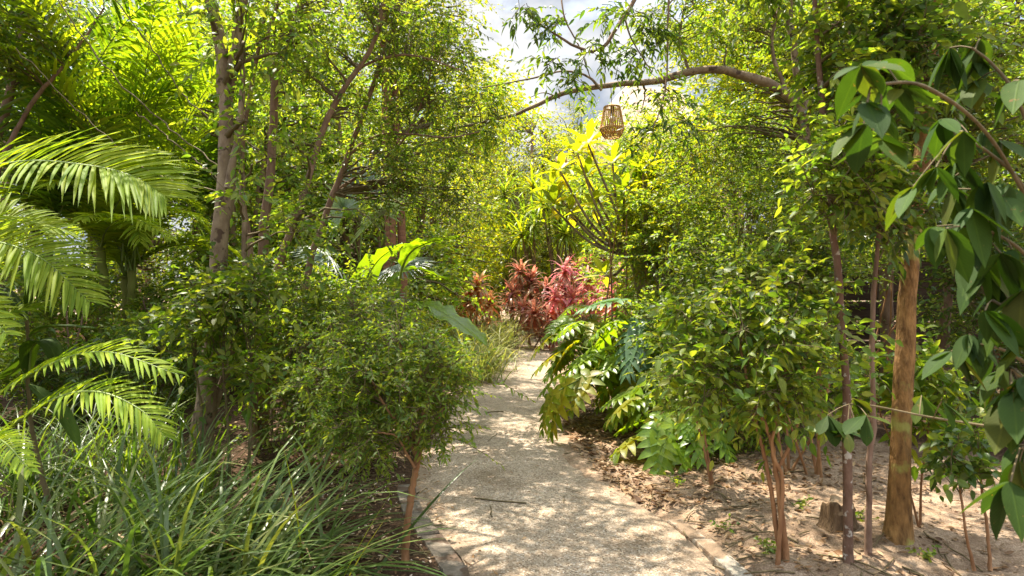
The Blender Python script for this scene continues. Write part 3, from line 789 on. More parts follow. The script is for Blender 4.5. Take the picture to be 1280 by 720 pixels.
# tall clumping palms further back, long steep fronds
for (bx, cy, d, nf, Lf, lab) in [(165, 330, 8.2, 15, 3.9, 'tall clumping palm with steep dark fronds behind the green palm stems'),
                                 (60, 300, 7.6, 11, 3.4, 'dark palm with upright fronds in the upper left corner'),
                                 (255, 290, 11.5, 12, 4.2, 'tall palm with feathery fronds behind the forked grey trunk')]:
    b = G(bx, d); c = W(bx, cy, d); fr = []
    for k in range(nf):
        az = k * 2.4 + U(-.3, .3)
        fr.append((arch(c + rng.normal(0, .08, 3), az, R(U(66, 88)), Lf * U(.75, 1.1), R(U(40, 85)), pw=1.8), U(.85, 1.15)))
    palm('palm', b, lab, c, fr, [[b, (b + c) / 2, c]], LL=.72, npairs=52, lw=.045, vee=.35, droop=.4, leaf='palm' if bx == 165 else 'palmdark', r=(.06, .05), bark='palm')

# silvery fan palm between the trunks
b = G(450, 8.6); o = thing('fan_palm', b, 'silvery grey fan palm with stiff narrow leaflets between the thin trunks', 'palm')
c = W(450, 330, 8.6); trunk([b, (b + c) / 2, c], .06, .05, name='trunk', mat=BK['palmbark'], parent=o, base=b)
for k, (tx, ty, td) in enumerate([(478, 268, 8.0), (430, 262, 8.3), (500, 330, 8.2), (410, 320, 8.4), (455, 235, 8.9), (470, 380, 8.1)]):
    hub = W(tx, ty, td); mb = MB(); tubes(mb, spline([c, (c + hub) / 2 + [0, 0, .08], hub], 8), np.full(8, .009), 4, 0)
    ax = nrm(hub - c); s = nrm(np.cross(ax, [0, -.5, 1.])); an = np.linspace(-2.0, 2.0, 30)
    leaves(mb, np.repeat(hub[None], 30, 0), ax * np.cos(an)[:, None] + s * np.sin(an)[:, None], np.cross(s, ax) + rng.normal(0, .1, (30, 3)), .55 * U(.85, 1.1, 30), .035, 'leaflet', .2, 1)
    mb.build('frond', [BK['stem'], LM['silver']], o, b)

# --- broad banana-like leaves
b = G(500, 7.4); o = thing('banana_plant', b, 'banana-like plant with broad glossy leaves, one leaning over the path edge', 'plant')
base_c = b + [0, 0, .25]
trunk([b - [0, 0, .02], b + [.0, 0, .35], b + [.02, 0, .6]], .05, .03, name='stem', mat=BK['stem'], parent=o, base=b)
for P, w in [([(500, 470, 7.4), (462, 410, 7.2), (450, 372, 7.0), (470, 328, 6.9), (503, 303, 6.8)], .36),
             ([(500, 470, 7.4), (498, 370, 7.3), (508, 322, 7.2), (535, 303, 7.0), (575, 297, 6.9)], .24),
             ([(500, 470, 7.4), (500, 415, 7.2), (520, 380, 7.0), (565, 397, 6.7), (608, 432, 6.5)], .30),
             ([(500, 470, 7.4), (482, 400, 7.4), (490, 350, 7.5), (520, 336, 7.6), (560, 350, 7.6)], .28),
             ([(500, 470, 7.4), (470, 420, 7.6), (440, 380, 7.8), (405, 372, 7.9)], .28)]:
    Q = spline(px(P, 7), 30); mb = MB()
    tubes(mb, Q[:14], np.linspace(.02, .014, 14), 5, 0)
    paddle(mb, Q[12:], w * 1.35, r0=.014); mb.build('leaf', [BK['stem'], LM['banana']], o, b)

# --- shrubs left of the path
b = G(290, 4.55)
plant('shrub', b, 'broad-leaved shrub in front of the thick forked trunk, its leaves catching the sun', 'shrub',
      [(px([(288 + k * 9, 624), (285 + k * 14, 540), (278 + k * 18, 450)], 4.55), .014, .007) for k in (-2, 0, 2)],
      [bl(290, 420, 4.55, 80, 80, .4, 28), bl(300, 370, 4.7, 60, 35, .3, 14), bl(250, 400, 4.7, 35, 40, .3, 9)],
      'fresh', 'twig', stem_name='stem', crown_name='foliage', clump_r=.23, twigs=6, nl=7, ll=.075, lw=.036, limb_r=.008, grav=.3)
b = G(405, 5.3)
plant('shrub', b, 'dense small-leaved dark green bush between the trunks and the slim path-side tree', 'shrub',
      [(px([(400 + k * 8, 586), (398 + k * 18, 520), (394 + k * 30, 450)], 5.3), .016, .008) for k in (-2, -1, 0, 1, 2)],
      [bl(400, 435, 5.3, 95, 80, .5, 76), bl(400, 525, 5.2, 110, 38, .4, 26), bl(360, 380, 5.5, 60, 40, .4, 18), bl(470, 400, 5.6, 50, 45, .4, 22)],
      'fresh', 'rust', stem_name='stem', crown_name='foliage', clump_r=.25, twigs=9, nl=9, ll=.048, lw=.024, limb_r=.009, grav=.2)
b = G(340, 6.4)
plant('shrub', b, 'loose light green bush wrapped around the base of the many-stemmed tree', 'shrub',
      [(px([(340 + k * 8, 548), (340 + k * 20, 470), (340 + k * 34, 400)], 6.4), .014, .007) for k in (-2, 0, 2)],
      [bl(330, 400, 6.4, 90, 60, .5, 44), bl(430, 370, 6.6, 60, 40, .4, 22), bl(220, 420, 6.8, 60, 60, .5, 22)],
      'fresh', 'twig', stem_name='stem', crown_name='foliage', clump_r=.22, twigs=8, nl=8, ll=.065, lw=.03, limb_r=.009)
# slim little tree by the path
b = G(506, 3.42)
plant('small_tree', b, 'slim little tree, bare stem, round fine-leaved crown, at the left path edge', 'tree',
      [(px([(505, 713), (508, 670), (512, 630), (517, 600), (521, 575), (521, 555)], 3.42), .021, .015, .35),
       (px([(521, 570), (505, 540), (480, 505), (462, 470)], 3.42), .011, .005), (px([(521, 562), (527, 525), (541, 480), (552, 450)], 3.42), .011, .005),
       (px([(519, 590), (530, 555), (545, 530), (556, 510)], 3.38), .009, .004), (px([(520, 570), (514, 525), (505, 480), (500, 430)], 3.46), .011, .005),
       (px([(519, 585), (507, 565), (495, 545), (470, 540)], 3.36), .008, .004)],
      [bl(515, 470, 3.42, 78, 58, .3, 40), bl(470, 530, 3.4, 75, 38, .25, 22), bl(548, 490, 3.4, 36, 60, .2, 16), bl(420, 450, 3.6, 80, 60, .3, 28), bl(480, 400, 3.6, 60, 35, .25, 14)],
      'fresh', 'rust', skel_from=.3, clump_r=.16, twigs=9, nl=10, ll=.036, lw=.015, limb_r=.005, grav=.3, kind='ovate', twig=True)
b = G(540, 8.4)
plant('shrub', b, 'yellowish low bush behind the slim path-side tree and below the banana leaves', 'shrub',
      [(px([(540 + k * 6, 503), (540 + k * 14, 460)], 8.4), .012, .006) for k in (-1, 0, 1)],
      [bl(510, 425, 8.4, 50, 32, .4, 40), bl(480, 460, 8, 60, 40, .4, 34)], 'sunny', 'twig', stem_name='stem', crown_name='foliage', clump_r=.2, twigs=9, nl=8, ll=.05, lw=.024, limb_r=.008)
b = G(548, 6.6)
plant('shrub', b, 'low fine-leaved shrub hugging the left path edge behind the slim tree', 'shrub',
      [(px([(545 + k * 5, 541), (540 + k * 14, 500)], 6.6), .01, .006) for k in (-2, 0, 1)],
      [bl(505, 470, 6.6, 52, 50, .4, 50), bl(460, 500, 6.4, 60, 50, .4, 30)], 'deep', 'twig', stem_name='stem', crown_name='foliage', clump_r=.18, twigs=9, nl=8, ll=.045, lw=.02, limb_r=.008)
b = G(180, 6.6)
plant('shrub', b, 'shaded shrub with narrow leaves beneath the two green palm stems', 'shrub',
      [(px([(180 + k * 8, 541), (180 + k * 20, 470)], 6.6), .014, .007) for k in (-2, 0, 2)],
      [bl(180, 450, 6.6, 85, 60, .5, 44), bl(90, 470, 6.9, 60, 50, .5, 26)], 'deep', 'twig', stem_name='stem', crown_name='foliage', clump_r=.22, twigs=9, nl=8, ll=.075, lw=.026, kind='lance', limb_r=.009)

# big dark leaf plant by the left edge
b = G(60, 3.6); o = thing('broadleaf_plant', b, 'plant with big dark oval leaves standing among the palm fronds at the left edge', 'plant')
trunk(px([(60, 626), (38, 520), (35, 420), (32, 380)], 3.6), .012, .007, name='stem', mat=BK['twig'], parent=o, base=b)
for P, w in [([(36, 420), (60, 408), (90, 408), (122, 411)], .10), ([(35, 470), (40, 432), (60, 430), (76, 462)], .17), ([(36, 440), (10, 470), (-15, 480), (-40, 520)], .15), ([(34, 400), (10, 370), (-10, 360), (-40, 372)], .13), ([(37, 480), (60, 500), (80, 520), (100, 560)], .13), ([(33, 385), (45, 350), (62, 338), (84, 345)], .12)]:
    mb = MB(); Q = px(P, 3.5); paddle(mb, [Q[0]] + Q[1:], w, K=12, M=3, r0=.006, rip=.01); mb.build('leaf', [BK['stem'], LM['large']], o, b)

# top-left leafy tree
b = G(-30, 7.2)
plant('tree', b, 'leafy tree filling the top left corner above the palm fronds', 'tree',
      [(px([(-30, 493), (-20, 350), (-5, 200), (20, 80), (40, -60)], 7.2), .08, .03), (px([(-8, 220), (40, 130), (90, 70), (130, 10)], 7.0), .03, .01)],
      [bl(20, 40, 7, 70, 70, .7, 34), bl(30, -100, 7, 150, 70, 1.2, 40)], 'olive', 'brown', clump_r=.34, twigs=9, nl=8, ll=.075, lw=.038, limb_r=.02)

# bare vines slanting across the palms
for P, lab in [([(60, -20, 5.6), (120, 70, 5.6), (200, 150, 5.5), (278, 212, 5.2)], 'bare thin vine slanting from the top left corner to the forked trunk'),
               ([(130, -20, 5.9), (190, 60, 5.9), (240, 130, 5.9), (330, 190, 5.9)], 'second bare vine, hanging higher up between palm and forked trunk'),
               ([(170, 140, 5.4), (215, 175, 5.4), (250, 205, 5.3), (276, 225, 5.1)], 'short pale vine tied to the forked trunk from below'),
               ([(20, 60, 6.3), (110, 150, 6.3), (190, 215, 6.1), (275, 240, 5.2)], 'lowest bare vine dangling in front of the dark palms')]:
    P = px(P, 5); Q = spline(P, 30); Q[1:-1] += rng.normal(0, .008, (28, 3)); mb = MB(); tubes(mb, Q, np.full(30, .006), 5, 0)
    o = mb.build('vine', [BK['twig']], None, tuple(P[0])); tag(o, lab, 'vine', 'bare vines across the palms')

# low pinkish wall far left, behind the palms
m_wall = solid('pink_render', (.44, .29, .22), (.58, .42, .34), 3, bump=.2, rough=.9)
mb = MB()
p0, p1 = np.array([-13.5, 14.2]), np.array([-6.2, 15.6]); dirv = nrm(p1 - p0); nn = np.array([dirv[1], -dirv[0]])
def boxp(mb, a, b2, th, z0, z1, mat=0):
    d_ = nrm(b2 - a); n_ = np.array([d_[1], -d_[0]]) * th / 2
    q4 = [a + n_, b2 + n_, b2 - n_, a - n_]
    v = [(x[0], x[1], z0) for x in q4] + [(x[0], x[1], z1) for x in q4]
    mb.add(v, [np.array([(0, 1, 5, 4), (1, 2, 6, 5), (2, 3, 7, 6), (3, 0, 4, 7), (4, 5, 6, 7)])], mat)
o = thing('garden_wall', (p0[0], p0[1], 0), 'low pinkish rendered garden wall seen between the palm stems', 'wall')
boxp(mb, p0, p1, .2, -.1, .82); mb.build('wall', m_wall, o, (p0[0], p0[1], 0), smooth=False)
mb = MB(); boxp(mb, p0 - dirv * .03, p1 + dirv * .03, .28, .823, .9); mb.build('coping', solid('coping', (.4, .33, .27), (.55, .46, .38), 6), o, (p0[0], p0[1], 0), smooth=False)

# --- grass
gl = 'clumps of long strappy grass at the front left'
for a in [(95, 2.75, 95, 'long grass clump at the bottom left corner, blades bending right', .85), (235, 2.85, 115, 'pale bright grass clump in the middle of the front grass bed', .9),
          (318, 3.0, 95, 'right-hand grass clump nearest the slim path-side tree', .85), (170, 3.35, 95, 'grass clump half hidden behind the two front grass clumps', .8),
          (25, 3.2, 85, 'grass clump touching the left edge below the young palm', .8), (300, 3.55, 80, 'grass clump in front of the thick forked trunk', .75)]:
    grass_clump(a[0], a[1], a[2], a[4] * 1.2, .021, a[3], 'grass', gl, lean=.2, dry=8, hi=62, lo=12, bend=58)
for a in [(70, 4.3, 'shaded dark grass clump under the young palm fronds', 1.0), (165, 4.5, 'shaded dark grass clump left of the thick trunk base', 1.0), (215, 4.1, 'shaded dark grass clump at the foot of the thick forked trunk', .9), (-10, 4.0, 'shaded dark grass clump at the left edge behind the palm', .9)]:
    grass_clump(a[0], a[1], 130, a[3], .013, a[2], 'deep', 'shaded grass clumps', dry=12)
# a few upright single blades shooting out of the bed
for (bx, top, d, lean_) in [(62, 628, 2.6, -.1), (222, 640, 2.5, -.12), (372, 530, 3.2, -.08), (395, 600, 2.9, .3)]:
    pass
for (bx, d, L, e, azi, lab) in [(68, 2.35, .42, 86, 3.0, 'single upright yellow-green blade at the bottom left'), (228, 2.3, .40, 84, 3.0, 'single upright yellow-green blade in the middle of the front grass'), (383, 3.1, .75, 85, 3.1, 'tall single blade rising against the dark mulch'), (405, 2.9, .62, 66, .1, 'slanting bright blade right of the tall single blade')]:
    bb = G(bx, d); mb = MB()
    blades(mb, np.array([bb, bb + [.012, .01, 0]]), np.array([azi, azi + .4]), np.array([R(e), R(e - 5)]), np.array([L, L * .8]), np.array([.02, .016]), np.array([R(12), R(14)]), 8, 0, twist=.05)
    o = mb.build('grass_stalk', [LM['sunny']], None, tuple(bb)); tag(o, lab, 'grass', 'single upright blades')
for a in [(596, 11.5, 'pale arching grass clump on the left path edge, nearest the banana leaf', .85), (598, 13., 'pale grass clump behind the first one on the left path edge', .95), (616, 14.2, 'pale grass clump leaning over the path where it bends', .85), (583, 10.2, 'pale grass clump beneath the drooping banana leaf', .85), (580, 14.5, 'pale grass clump in front of the orange leafy plant', 1.), (632, 17., 'farthest pale grass clump at the bend of the path', .8)]:
    grass_clump(a[0], a[1], 300, a[3] * 1.25, .02, a[2], 'grasspale', 'pale grass clumps beside the path', spread=.22, hi=88, lo=40, bend=95)

# ================================================================== CENTRE
def cordyline(bx, d, heads, leaf, label, L=.52, wd=.085, n=34, group='red and pink leafy plants at the bend'):
    b = G(bx, d); o = thing('cordyline', b, label, 'plant', group)
    for (hx, hy) in heads:
        h = W(hx, hy, d + U(-.25, .25)); s0 = b + np.array([U(-.12, .12), U(-.1, .1), -.02])
        trunk([s0, (s0 + h) / 2 + [0, 0, .05], h], .022, .014, n=14, sides=6, name='stem', mat=BK['brown'], parent=o, base=b)
        mb = MB(); rosette(mb, h + [0, 0, .05], n, L, wd, 0, -45, 82, 85)
        k = int(n * .8); az = U(0, 6.28, k); zz = U(.05, .6, k)
        blades(mb, h - np.stack([0 * zz, 0 * zz, zz], -1), az, R(1) * U(-10, 40, k), L * U(.7, 1.1, k), wd * U(.7, 1.1, k), R(1) * U(50, 100, k), 6, 1 if rng.random() < .0 else 0)
        mb.build('leaf_rosette', [LM[leaf]], o, b)
    return o


cordyline(600, 13.6, [(597, 358), (584, 376), (612, 380)], 'orange', 'orange-pink leafy plant standing alone left of the path bend', L=.42)
cordyline(640, 16.2, [(640, 368), (655, 385)], 'red', 'bronze leafy plant at the left end of the red row')
cordyline(664, 16.8, [(664, 352), (650, 340)], 'red', 'dark red leafy plant behind the bronze one')
cordyline(686, 16.2, [(684, 362), (700, 378)], 'red', 'dark red leafy plant in the middle of the row above the path end')
cordyline(708, 15.2, [(706, 340), (715, 372), (695, 372)], 'pink', 'leafy plant with a red-orange tip standing above its neighbours in the row')
cordyline(736, 15.6, [(735, 350), (748, 372)], 'pink', 'brightest pink leafy plant in the row')
cordyline(760, 15.9, [(757, 362), (765, 385)], 'pink', 'pink leafy plant just right of the brightest one')
cordyline(786, 13.4, [(780, 348), (768, 372)], 'pink', 'pink leafy plant at the right end, half behind the split leaves')
cordyline(722, 17.6, [(722, 338), (738, 330), (760, 338)], 'red', 'tall dark red leafy plant behind the pink ones')
cordyline(672, 15.4, [(668, 392), (690, 400)], 'red', 'short bronze leafy plant low at the end of the path')

# tall many-stemmed yucca
b = G(692, 19.); o = thing('yucca', b, 'tall yucca with many bare grey-brown stems fanning up behind the red plants', 'plant')
for k in range(20):
    tx = 692 + (k - 9.5) * 6 + U(-5, 5); ty = U(228, 300); h = W(tx, ty, 19 + U(-.9, .9)); s0 = b + np.array([(k - 9.5) * .06 + U(-.1, .1), U(-.4, .4), -.02])
    trunk([s0, s0 * .5 + h * .5 + [U(-.2, .2), 0, -.05], h], .045, .035, n=14, sides=6, name='stem', mat=BK['grey'], parent=o, base=b)
    mb = MB(); rosette(mb, h, 44, .85, .06, 0, -50, 88, 55); mb.build('leaf_rosette', [LM['sunny' if k % 3 else 'fresh']], o, b)

# yellow-leaved frangipani
b = G(818, 8.4); o = thing('frangipani', b, 'frangipani with large yellow-green leaves in whorls below the woven lantern', 'plant')
heads = [(722, 192), (700, 214), (733, 222), (766, 205), (712, 268), (690, 258), (742, 262), (770, 300), (790, 268), (735, 180), (804, 214), (780, 240), (755, 345), (690, 235)]
trunk([b, b + [0, 0, .6], W(788, 322, 8.4)], .05, .035, name='trunk', mat=BK['grey'], parent=o, base=b)
fork = W(788, 322, 8.4)
for i, (hx, hy) in enumerate(heads):
    h = W(hx, hy, 8.4 + U(-.4, .4)); mid = fork * .55 + h * .45 + [U(-.08, .08), 0, -.1]
    mb = MB(); tubes(mb, spline([fork, mid, h], 14), np.linspace(.022, .014, 14), 6, 0)
    n = 12; az = np.arange(n) * 2.4; e = R(1) * np.linspace(70, -15, n)
    A = np.stack([np.cos(az) * np.cos(e), np.sin(az) * np.cos(e), np.sin(e)], -1)
    leaves(mb, h + A * .06, A, np.array([0, 0, 1.]) + A * -.3 + rng.normal(0, .12, (n, 3)), .34 * U(.75, 1.15, n), .105, 'big', .22, 1)
    fl = []
    if i in (1, 4, 8):
        m_ = 26; D_ = rsphere(m_); D_[:, 2] = np.abs(D_[:, 2]); leaves(mb, h + [0, 0, .10] + D_ * .06, D_, rsphere(m_), .05, .035, 'tiny', 0, 2)
    mb.build('branch', [BK['grey'], LM['yellow' if i % 3 != 2 else 'sunny'], LM['flower']], o, b)

# strap-leaved dracaena behind the lantern
b = G(806, 9.2); o = thing('dracaena', b, 'dracaena with upright dark strap leaves right of the woven lantern', 'plant')
for hx, hy in [(796, 240), (812, 225), (825, 262), (785, 270)]:
    h = W(hx, hy, 9.2); trunk([b + [U(-.1, .1), 0, -.02], (b + h) / 2 + [U(-.1, .1), 0, 0], h], .035, .025, n=14, sides=6, name='stem', mat=BK['grey'], parent=o, base=b)
    mb = MB(); rosette(mb, h, 30, .75, .06, 0, 5, 88, 40); mb.build('leaf_rosette', [LM['palmdark']], o, b)


# split-leaf philodendrons right of the path
def philodendron(b, label, leafs, mat, group='split-leaf plants right of the path'):
    o = thing('split_leaf_plant', b, label, 'plant', group)
    mb = MB(); tubes(mb, spline([b - [0, 0, .03], b + [.03, .02, .15], b + [0, 0, .32]], 8), np.full(8, .045), 7, 0, cap=True); mb.build('stem', BK['grey'], o, b)
    for (tip, size, az, pitch) in leafs:
        s0 = b + np.array([U(-.04, .04), U(-.04, .04), U(.15, .3)]); m_ = s0 * .45 + tip * .55; m_[2] += .18 * np.linalg.norm(tip - s0)
        mb = MB(); tubes(mb, spline([s0, m_, tip], 12), np.linspace(.012, .007, 12), 5, 0)
        ax = np.array([math.cos(az) * math.cos(pitch), math.sin(az) * math.cos(pitch), -math.sin(pitch)])
        nm = np.array([math.cos(az) * math.sin(pitch), math.sin(az) * math.sin(pitch), math.cos(pitch)]) + rng.normal(0, .12, 3)
        mt_ = mat(tip) if callable(mat) else mat
        split_leaf(mb, tip, ax, nm, size, droop=U(.15, .4), nl=9 if mt_ == 'splitblue' else 7, wf=.62 if mt_ == 'splitblue' else U(.8, 1.05))
        mb.build('leaf', [BK['stem'], LM[mt_]], o, b)
    return o


def auto(b, n, lo, hi, rad, size, bias=-2.2, spread=1.6):
    out = []
    for k in range(n):
        az = bias + rng.uniform(-spread, spread); r = U(rad[0], rad[1]); z = U(lo, hi)
        tip = b + np.array([math.cos(az) * r, math.sin(az) * r, z])
        out.append((tip, size * U(.75, 1.2), az + U(-.35, .35), U(.25, .95)))
    return out


b = G(752, 7.9); philodendron(b, 'lime green split-leaf plant nearest the path bend, below the pink plants',
    auto(b, 38, .4, 1.25, (.1, .7), .30) + [(W(700, 440, 7.2), .36, 3.3, .5), (W(715, 405, 7.5), .36, 3.0, .2), (W(735, 385, 7.6), .36, 2.2, -.2), (W(690, 420, 7.4), .3, 3.4, .6)], lambda t: 'sunny' if rng.random() < .55 else 'split')
b = G(800, 6.8); philodendron(b, 'split-leaf plant with one big blue-green drooping leaf in its middle',
    auto(b, 34, .35, 1.15, (.1, .75), .33) + [(W(706, 480, 6.2), .42, 3.7, 1.15), (W(690, 492, 6.1), .3, 3.5, 1.2), (W(735, 470, 6.3), .4, 3.9, .8)], lambda t: 'split' if rng.random() < .5 else 'sunny')
b = G(812, 6.9); philodendron(b, 'blue-green split-leaf plant whose big leaf hangs toward the path', [(W(798, 405, 6.4), .46, -2.2, .9), (W(775, 375, 6.6), .45, 2.9, .1), (W(815, 440, 6.3), .4, -1.4, .9)], 'splitblue')
b = G(838, 5.8); philodendron(b, 'low dark split-leaf plant, nearest one, its leaf tips almost on the sandy soil',
    auto(b, 12, .2, .62, (.1, .4), .32) + [(W(822, 535, 5.3), .36, -1.8, .9), (W(850, 560, 5.3), .3, -1.2, .9), (W(800, 545, 5.5), .36, 3.4, .35), (W(790, 500, 5.7), .3, 3.2, .6)], lambda t: 'split' if rng.random() < .7 else 'sunny')
b = G(868, 7.6); philodendron(b, 'split-leaf plant at the back, squeezed between the others and the small-leaved hedge', auto(b, 26, .6, 1.5, (.15, .7), .33), lambda t: 'split')


# ================================================================== RIGHT SIDE
# orange trunk in front
b = G(1122, 3.72)
plant('tree', b, 'stout orange-barked trunk on the right, standing on the bare sandy soil', 'tree',
      [(px([(1122, 685), (1125, 600), (1128, 500), (1132, 420), (1137, 340), (1146, 250), (1158, 150), (1166, 40), (1170, -80), (1160, -200), (1130, -330)], 3.72), .057, .034, .5),
       (px([(1166, 20), (1190, -80), (1250, -200), (1330, -300)], 3.72), .035, .02)],
      [(np.array([2.5, 3.7, 4.6]), (1.4, 1.3, .7), 34), (np.array([1.5, 5.2, 5.0]), (1.2, 1.1, .6), 20), (np.array([3.6, 5., 4.6]), (1.2, 1.2, .8), 12), (np.array([1.7, 2.6, 3.9]), (.8, .7, .5), 22)],
      'deep', 'orange', sides=14, clump_r=.42, twigs=9, nl=8, ll=.09, lw=.045, limb_r=.025)
# small shoots sprouting round the orange trunk
b = G(1150, 3.95)
plant('sapling', b, 'leafy sapling sprouting just behind the orange trunk', 'sapling',
      [(px([(1150, 664), (1152, 600), (1160, 540), (1165, 470)], 3.95), .008, .004), (px([(1150, 664), (1130, 590), (1105, 530), (1090, 480)], 3.95), .007, .003)],
      [bl(1130, 480, 3.9, 70, 45, .25, 14), bl(1175, 520, 3.9, 55, 40, .25, 12)], 'fresh', 'rust', stem_name='stem', crown_name='foliage', clump_r=.15, twigs=5, nl=6, ll=.085, lw=.045, limb_r=.004)
# thin lichen-spotted trunk
b = G(1061, 3.42)
plant('tree', b, 'thin lichen-spotted trunk left of the orange trunk, rooted beside the tree stump', 'tree',
      [(px([(1061, 712), (1061, 640), (1058, 550), (1057, 473), (1050, 380), (1043, 300), (1036, 220), (1028, 130), (1020, 40), (1015, -60)], 3.42), .026, .012, .15)],
      [bl(1050, 70, 3.5, 42, 70, .3, 22), bl(1050, 215, 3.25, 45, 75, .2, 26), bl(1010, -80, 3.6, 110, 70, .6, 26)], 'fresh', 'lichen', clump_r=.22, twigs=7, nl=7, ll=.06, lw=.03, limb_r=.008)
b = G(1085, 3.52)
plant('tree', b, 'short bare-stemmed young tree between the lichen-spotted trunk and the orange trunk', 'tree',
      [(px([(1085, 700), (1086, 640), (1086, 590), (1092, 520), (1090, 420), (1097, 300), (1102, 190), (1110, 60)], 3.52), .018, .009, .15)],
      [bl(1115, 240, 3.45, 45, 60, .2, 20), bl(1130, 90, 3.45, 75, 80, .3, 36)], 'deep', 'brown', clump_r=.2, twigs=7, nl=7, ll=.065, lw=.033, limb_r=.006)
# stump
b = G(1049, 3.95); o = thing('tree_stump', b, 'short weathered tree stump on the soil behind the thin trunk', 'stump')
mb = MB(); K = 7; zz = np.array([-.03, .0, .04, .1, .15, .172, .178]); th = np.linspace(0, 2 * np.pi, 21)[:-1]
rr = (np.array([.165, .135, .108, .094, .09, .088, .08])[:, None]) * (1 + .09 * np.sin(th * 5 + .5) + .06 * np.sin(th * 9))[None] * (1 + rng.normal(0, .035, (7, 20)))
V = np.stack([b[0] + rr * np.cos(th), b[1] + rr * np.sin(th), zz[:, None] + 0 * th + (np.arange(K) > 3)[:, None] * .016 * np.sin(th * 2) + (np.arange(K) > 4)[:, None] * rng.normal(0, .008, 20)], -1)
idx = np.arange(K * 20).reshape(K, 20); a_, b_ = idx[:-1], idx[1:]
mb.add(V, [np.stack([a_, np.roll(a_, -1, 1), np.roll(b_, -1, 1), b_], -1).reshape(-1, 4)]); mb.build('bark', BK['stump'], o, b)
mb = MB(); mb.add(np.concatenate([V[-1], [[b[0], b[1], .168]]]), [np.stack([np.arange(20), (np.arange(20) + 1) % 20, np.full(20, 20)], -1)]); mb.build('cut_face', solid('stump_wood', (.22, .14, .08), (.36, .26, .17), 25), o, b)

# multi-stemmed bright shrub in front on the right
b = G(980, 3.4)
plant('small_tree', b, 'several-stemmed young tree with fresh glossy leaves, front right of the path', 'tree',
      [(px([(984, 716), (978, 650), (970, 590), (962, 545), (945, 510), (925, 485)], 3.4), .018, .007, .3), (px([(978, 716), (968, 640), (958, 580), (945, 530), (935, 480), (925, 430)], 3.42), .014, .006, .3),
       (px([(972, 716), (975, 660), (978, 600), (965, 560), (975, 500), (985, 440)], 3.38), .013, .006, .2), (px([(970, 590), (990, 550), (1002, 505), (1005, 450)], 3.4), .010, .005, .1)],
      [bl(925, 430, 3.5, 88, 60, .3, 26), bl(960, 485, 3.4, 75, 36, .25, 13), bl(890, 390, 3.7, 65, 45, .3, 16), bl(1000, 430, 3.5, 48, 70, .28, 16), bl(870, 470, 3.5, 40, 40, .2, 8), bl(950, 365, 3.6, 60, 25, .25, 8)],
      'fresh', 'rust', skel_from=.45, clump_r=.2, twigs=7, nl=6, ll=.062, lw=.036, limb_r=.005, grav=.4)
b = G(888, 4.65)
plant('sapling', b, 'thin two-stemmed sapling between the split leaves and the several-stemmed young tree', 'sapling',
      [(px([(891, 618), (882, 570), (872, 530), (860, 490)], 4.65), .012, .006), (px([(893, 618), (886, 575), (878, 520), (880, 470)], 4.65), .010, .005)],
      [bl(868, 480, 4.65, 50, 40, .3, 24)], 'fresh', 'rust', stem_name='stem', crown_name='foliage', clump_r=.15, twigs=6, nl=6, ll=.06, lw=.03, limb_r=.005)

# little weeds on the sandy soil
for wx, wd_, nl_, lab in [(958, 3.55, 9, 'tiny green weed on the sand beside the several-stemmed young tree'), (1005, 4.3, 7, 'small seedling in the leaf litter left of the tree stump'), (905, 4.0, 6, 'small seedling between the path edge and the thin sapling'),
                          (1160, 3.5, 7, 'seedling on the sand just right of the orange trunk'), (845, 4.9, 8, 'seedling in front of the low split-leaf plant'), (1075, 4.1, 8, 'seedling behind the short bare-stemmed young tree')]:
    bb = G(wx, wd_); bb[2] = ground_z(bb[0], bb[1]); mb = MB(); D = rsphere(nl_); D[:, 2] = np.abs(D[:, 2]) + .3; D = nrm(D)
    twig_leaves(mb, np.repeat(bb[None], nl_, 0), D, U(.05, .13, nl_), 5, .035, .02, 'ovate', .2, .2, .0012, start=.3)
    o = mb.build('seedling', [BK['stem'], LM['fresh']], None, tuple(bb)); tag(o, lab, 'weed', 'small weeds on the sandy soil')

# small-leaved hedge shrubs behind
def hedge(bx, d, label, blobs, leaf, ns=5, sr=.018, **kw):
    b = G(bx, d); gy_ = 360 + 1200 / d
    k0 = dict(clump_r=.26, twigs=9, nl=9, ll=.05, lw=.025, limb_r=.012); k0.update(kw)
    cx = np.mean([x[0][0] for x in blobs]); cz = np.mean([x[0][2] for x in blobs])
    stems = []
    for k in range(ns):
        s0 = b + np.array([U(-.3, .3), U(-.2, .2), -.02]); tp = np.array([(cx + s0[0]) / 2 + U(-.35, .35), d + U(-.3, .3), cz * U(.75, 1.15)])
        stems.append(([s0, s0 * .5 + tp * .5 + np.array([U(-.1, .1), U(-.1, .1), 0]), tp], sr * U(.7, 1.3), sr * .45))
    return plant('shrub', b, label, 'shrub', stems, blobs, leaf, 'rust', stem_name='stem', crown_name='foliage', skel_from=.3, **k0)


hedge(870, 7.6, 'dense small-leaved bush in the middle right, directly behind the split-leaf plants', [bl(850, 330, 7.6, 75, 110, .7, 90), bl(850, 440, 7.2, 70, 60, .5, 44)], 'fresh', 7)
hedge(955, 7.2, 'tall small-leaved bush right of the split leaves, shading the soil beneath it', [bl(950, 300, 7.2, 75, 110, .7, 90), bl(960, 430, 6.8, 80, 70, .5, 44)], 'fresh', 7)
hedge(880, 6.3, 'leafy bush bridging the split-leaf plants and the several-stemmed young tree', [bl(850, 400, 6.2, 55, 60, .4, 30), bl(900, 340, 6.4, 90, 50, .5, 40), bl(990, 330, 6.2, 60, 50, .4, 22)], 'fresh', 5, ll=.058, lw=.03)
hedge(905, 5.9, 'low shaded bush behind the two-stemmed sapling', [bl(905, 520, 5.9, 70, 55, .4, 44), bl(960, 490, 6.1, 60, 50, .4, 30), bl(930, 400, 5.9, 80, 50, .4, 34)], 'fresh', 5)
